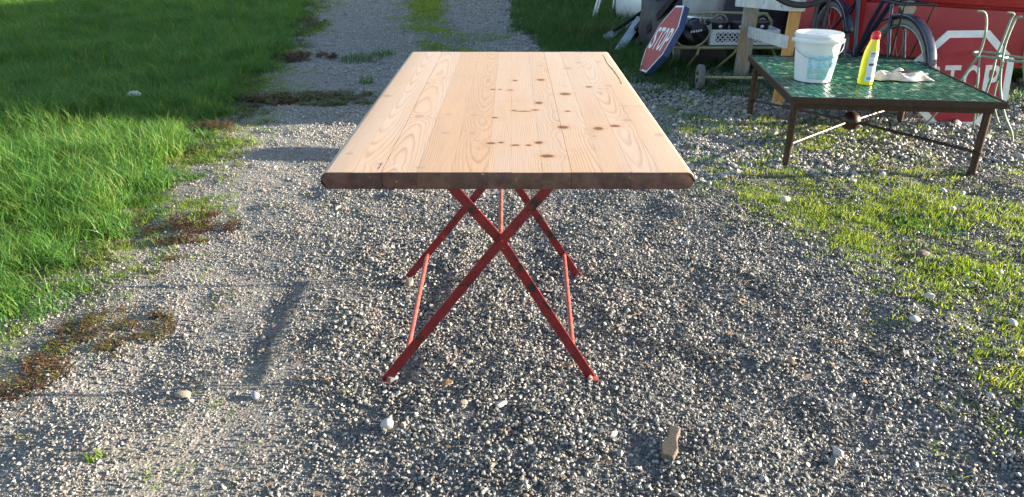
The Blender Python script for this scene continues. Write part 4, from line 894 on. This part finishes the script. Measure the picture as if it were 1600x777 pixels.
# white drum and plastic furniture legs
dpz = P(992, 36)
dr = thing('white_drum', 'white enamel drum lying on its side behind timbers', 'drum', (dpz.x, dpz.y, .0), R(60))
T = Matrix.Translation((0, 0, .26)) @ Matrix.Rotation(R(90), 4, 'X')
MB().lathe([(.02, -.20), (.22, -.20), (.25, -.19), (.255, -.17), (.245, -.15), (.245, .15), (.255, .17), (.25, .19), (.22, .18), (.02, .16)], 44).xf(T).build('shell', M['white_enamel'], dr)
for z in (-.185, .19): MB().tube([tuple(T @ Vector((.252*math.cos(a), .252*math.sin(a), z))) for a in [2*math.pi*k/44 for k in range(44)]], .009, 8, True).build('hoop', M['navy'], dr)
cp_ = P(945, 32); ch = thing('white_chair', 'white tubular chair standing in the grass behind the timbers', 'chair', (cp_.x, cp_.y, 0))
for (px, py, tpx) in ((925, 32, 944), (957, 24, 962)):
    b_ = P(px, py)-ch.location
    for k in (0, 1): MB().tube([(b_.x+k*.03, b_.y-k*.03, 0), (b_.x+k*.035+.12*(1 if px == 925 else .3), b_.y+.05, .46)], .013, 8).build('leg', M['white_enamel'], ch)
MB().box((.10, .2, .47), (.42, .42, .03), None, .012).build('seat', M['white_enamel'], ch)
MB().box((.10, .42, .72), (.40, .03, .30), None, .012).build('backrest', M['white_enamel'], ch)
for s in (-1, 1): MB().tube([(.10+s*.18, .41, .47), (.10+s*.18, .43, .84)], .012, 8).build('back_post', M['white_enamel'], ch)

# ------------------------------------------------------------------ litter, stones, weeds
lp = P(210, 147, .085); o = MB(); r = np.random.default_rng(21)
bm = bmesh.new(); bmesh.ops.create_icosphere(bm, subdivisions=3, radius=1)
for v in bm.verts: v.co = Vector((v.co.x*.062, v.co.y*.035, v.co.z*.028))*(1+float(r.uniform(-.22, .22)))
me = bpy.data.meshes.new('litter'); bm.to_mesh(me); bm.free(); me.materials.append(M['litter']); lo = link('litter', me); lo.location = (lp.x, lp.y, .085); lo.scale = (.72, .72, .72); tag(lo, 'crumpled white paper lying on the lawn', 'litter')
def stone(px, py, size, mat, label, dims=(1, .75, .6), seed=1, yaw=None, group=None, name='stone', sink=.5):
    p = P(px, py); me = rock_mesh(name, seed, 2, .25, dims, mat); o = link(name, me); o.scale = (size, size, size)
    o.location = (p.x, p.y, g1(p.x, p.y)+size*dims[2]*(1-sink)+.004); o.rotation_euler = (random.uniform(-.2, .2), random.uniform(-.2, .2), yaw if yaw is not None else random.uniform(0, 6)); return tag(o, label, 'stone', group)
stone(606, 672, .020, M['stone_white'], 'round white stone with a small tan pebble beside it', (1, .9, .85), 31)
stone(601, 676, .009, M['stone_tan'], 'small tan pebble touching a round white stone', (1, .9, .9), 32)
stone(784, 641, .020, M['stone_white'], 'elongated white stone on the dark gravel', (1.0, .45, .42), 33, R(40))
stone(1310, 704, .018, M['stone_white'], 'angular white stone on gravel near the yard grass', (1, .8, .9), 34)
stone(880, 489, .012, M['stone_blue'], 'bluish pebble between the red table legs', (1, .8, .6), 35)
stone(725, 640, .012, M['stone_tan'], 'pinkish tan pebble in the open gravel', (1, .9, .8), 36)
stone(641, 446, .022, M['stone_tan'], 'banded tan stone under the far red table foot', (.9, .8, .9), 37)
stone(288, 622, .028, M['stone_tan'], 'flat tan stone half sunk in the pale track', (1, .6, .4), 38, .2, sink=.75)
stone(400, 623, .015, M['stone_blue'], 'bluish stone beside the flat tan stone on the track', (1, .9, .7), 39)
stone(1440, 402, .034, M['stone_dark'], 'dark brown rock in the yard grass', (1, .6, .6), 40, .3)
stone(1226, 315, .030, M['stone_white'], 'white stone at the edge of the yard grass', (1, .7, .6), 41, .2)
stone(1085, 412, .017, M['stone_tan'], 'small brown stone alone on the grey gravel', (1, .7, .6), 42)
PS = [(1262, 270), (1295, 262), (1330, 283), (1380, 278), (1432, 243), (1445, 232), (1470, 300), (1505, 304), (1520, 322), (1553, 300), (1572, 312), (1485, 335), (1560, 426), (1582, 508), (1430, 508), (1545, 617), (1592, 430), (1450, 470), (1402, 250), (1190, 236), (1160, 222), (1075, 214), (1050, 200), (1120, 244), (1023, 172), (1205, 195), (1590, 330), (1508, 440)]
for i, (a, c) in enumerate(PS): stone(a+random.uniform(-4, 4), c+random.uniform(-3, 3), random.uniform(.010, .023), M['stone_white'], 'pale stone scattered among the yard grass', (1, random.uniform(.6, .9), random.uniform(.45, .7)), 50+i, group='pale stones in the yard grass')
# wood piece
wp_ = P(1047, 706); wc = MB()
prof_ = [(-.012, -.042), (.014, -.048), (.020, -.02), (.013, .012), (.016, .040), (.004, .048), (-.010, .043), (-.009, .010), (-.019, -.012)]
wc.prism(prof_, (0, 0, 0), (1, 0, 0), (0, 1, 0), (0, 0, 1), .016); o = wc.build('wood_chip', M['chip'], None, False); o.location = (wp_.x, wp_.y, g1(wp_.x, wp_.y)+.008); o.rotation_euler = (R(6), R(-8), R(-20)); o.scale = (1.15, 1.25, 1); md = o.modifiers.new('b', 'BEVEL'); md.width = .003; md.segments = 2
tag(o, 'broken piece of weathered bark wood on the gravel', 'wood chip')
def leaf(px, py, L, mat, label, yaw):
    p = P(px, py); V = []; Fc = []; n = 8
    for k in range(n+1): u = k/n; w_ = L*.22*math.sin(math.pi*min(1, u*1.02))**.8+.0003; z = .004*math.sin(3*u); V += [(L*(u-.5), -w_, z+.006*w_/L), (L*(u-.5), 0, z), (L*(u-.5), w_, z+.008)]
    for k in range(n):
        for j in (0, 1): q = 3*k+j; Fc.append((q, q+1, q+4, q+3))
    o = MB().add(V, Fc).build('dead_leaf', mat, None, True, 180); o.location = (p.x, p.y, g1(p.x, p.y)+.013); o.rotation_euler = (.15, -.1, yaw); md = o.modifiers.new('s', 'SOLIDIFY'); md.thickness = .0008; tag(o, label, 'leaf')
leaf(699, 610, .036, M['leaf_dead'], 'dry brown leaf on gravel near the red table foot', .2)
leaf(1300, 541, .05, M['leaf_dead'], 'thin dry leaf on gravel beside the yard grass', 3.0)
leaf(958, 695, .026, M['stone_white'], 'pale straw scrap on gravel left of the wood piece', .7)
leaf(790, 690, .02, M['leaf_dead'], 'tiny brown leaf scrap in the dark gravel', 1.7)

def weed(label, px, py, rx, ry, n, h0, h1, mat, wd=.006, lean=1.1, name='weed', seed=0, tall=0):
    r = np.random.default_rng(700+seed); p = P(px, py); w_ = thing(name, label, 'weed', (p.x, p.y, g1(p.x, p.y)))
    V = []; Fc = []; bv = []; SV = MB()
    for i in range(n):
        a = r.uniform(0, 6.28); d = math.sqrt(r.random()); bx_, by_ = rx*d*math.cos(a), ry*d*math.sin(a)
        if float(vnoise(px+bx_*14, py+by_*14, 1.0, seed)) < .42: continue
        h = r.uniform(h0, h1)*(1.15-d*.6); da = r.uniform(0, 6.28); ln = lean*h*r.uniform(.4, 1.3)
        tip = (bx_+math.cos(da)*ln, by_+math.sin(da)*ln, h)
        if i % 3 == 0: SV.tube([(bx_, by_, -.006), (bx_+math.cos(da)*ln*.4, by_+math.sin(da)*ln*.4, h*.65), tip], [.0014, .0011, .0006], 4, caps=False)
        for k in range(5):
            u = r.uniform(.15, 1); cx, cy, cz = bx_+math.cos(da)*ln*u*u, by_+math.sin(da)*ln*u*u, h*u; la = r.uniform(0, 6.28); L = wd*r.uniform(1.2, 3.2); up_ = r.uniform(-.2, .8); o = len(V); ww = wd*.42
            dx_, dy_ = math.cos(la), math.sin(la); V += [(cx, cy, cz), (cx+dx_*L*.5-dy_*ww, cy+dy_*L*.5+dx_*ww, cz+L*.5*up_), (cx+dx_*L, cy+dy_*L, cz+L*up_*.8), (cx+dx_*L*.5+dy_*ww, cy+dy_*L*.5-dx_*ww, cz+L*.5*up_)]
            Fc.append((o, o+1, o+2, o+3)); q = r.random(); bv += [q]*4
    me = bpy.data.meshes.new('leaves'); me.from_pydata(V, [], Fc); attr(me, 'bv', bv); me.materials.append(mat); tag(link('leaves', me, w_), kind='stuff')
    if SV.v:
        o = SV.build('stems', M['weed_red'], w_); tag(o, kind='stuff')
    return w_
weed('olive and red weed mat beside the lawn edge grass', 300, 356, .20, .20, 620, .010, .040, M['weed_red'], .007, 1.4, seed=1)
weed('dry reddish weed mat with dark stems on the pale track', 175, 520, .20, .17, 560, .010, .045, M['weed_red'], .007, 1.4, seed=2)
weed('brown weed mat at the lawn edge below the dry reddish mat', 30, 590, .14, .12, 260, .010, .040, M['weed_red'], .007, 1.4, seed=3)
weed('rust-coloured weed tuft where lawn meets the sunlit track', 333, 203, .14, .10, 220, .02, .06, M['weed_red'], .008, 1.0, seed=4)
weed('wide dark brown weed mat crossing the shaded track', 505, 158, .62, .22, 1300, .015, .055, M['weed_red'], .012, 1.3, seed=5)
weed('dark brown weed mat joining lawn and shaded track', 425, 160, .30, .20, 520, .015, .055, M['weed_red'], .012, 1.3, seed=6)
weed('reddish weed mat on the lawn side of the shaded track', 475, 92, .32, .22, 420, .015, .06, M['weed_red'], .014, 1.2, seed=7)
weed('faded brown weeds further along the shaded track edge', 468, 36, .35, .35, 320, .02, .07, M['weed_red'], .018, 1.2, seed=8)
weed('small red weed patch below the olive mat', 262, 412, .10, .08, 180, .010, .035, M['weed_red'], .006, 1.3, seed=9)
def tuft(label, px, py, n, rad, h0, h1, mat, seed, wd=.005):
    p = P(px, py); me = clump('grass_tuft', 900+seed, n, rad, h0, h1, wd, .9, mat, 4); o = link('grass_tuft', me); o.location = (p.x, p.y, g1(p.x, p.y)); return tag(o, label, 'grass tuft')
tuft('small green grass tuft alone on the shaded track', 573, 133, 60, .06, .05, .11, M['grass'], 1)
tuft('broad dark grass tuft in the middle of the shaded track', 565, 95, 160, .20, .04, .12, M['grass_dark'], 2, .008)
tuft('dark grass tuft beside the broad tuft on the track', 600, 88, 90, .12, .04, .12, M['grass'], 3, .008)
tuft('green tuft in pale stones in front of the cart wheel', 1092, 190, 110, .10, .03, .08, M['grass_dark'], 4)
tuft('dark green clover tuft in the sunny yard grass', 1452, 352, 200, .15, .02, .05, M['grass'], 5, .009)
tuft('leafy green tuft under the iron ball of the mosaic table', 1277, 222, 120, .10, .02, .06, M['grass_short'], 6)
tuft('dark leafy tuft near the dark brown rock', 1500, 432, 170, .16, .02, .05, M['grass_short'], 7, .009)
tuft('tiny tuft in the foreground pale track', 150, 722, 26, .02, .02, .045, M['grass_short'], 8, .004)
tuft('pale green tuft on gravel under the table shadow', 345, 470, 40, .06, .01, .03, M['weed_olive'], 9)
tuft('dense green tuft at the far edge of the track weeds', 745, 60, 150, .4, .04, .10, M['grass_short'], 10, .009)
tuft('bushy green leaves growing at the foot of the STOP sign', 1003, 98, 260, .22, .05, .22, M['grass_dark'], 11, .012)
tuft('bushy leaves under the bench seat', 1085, 100, 200, .25, .05, .18, M['grass_dark'], 12, .012)
tuft('green tuft growing against the cart wheel', 1120, 150, 130, .12, .03, .09, M['grass_dark'], 13)
tuft('straggly dry grass between timbers and lawn', 925, 55, 220, .35, .08, .26, M['weed_olive'], 14, .008)
print('gravel', NG)
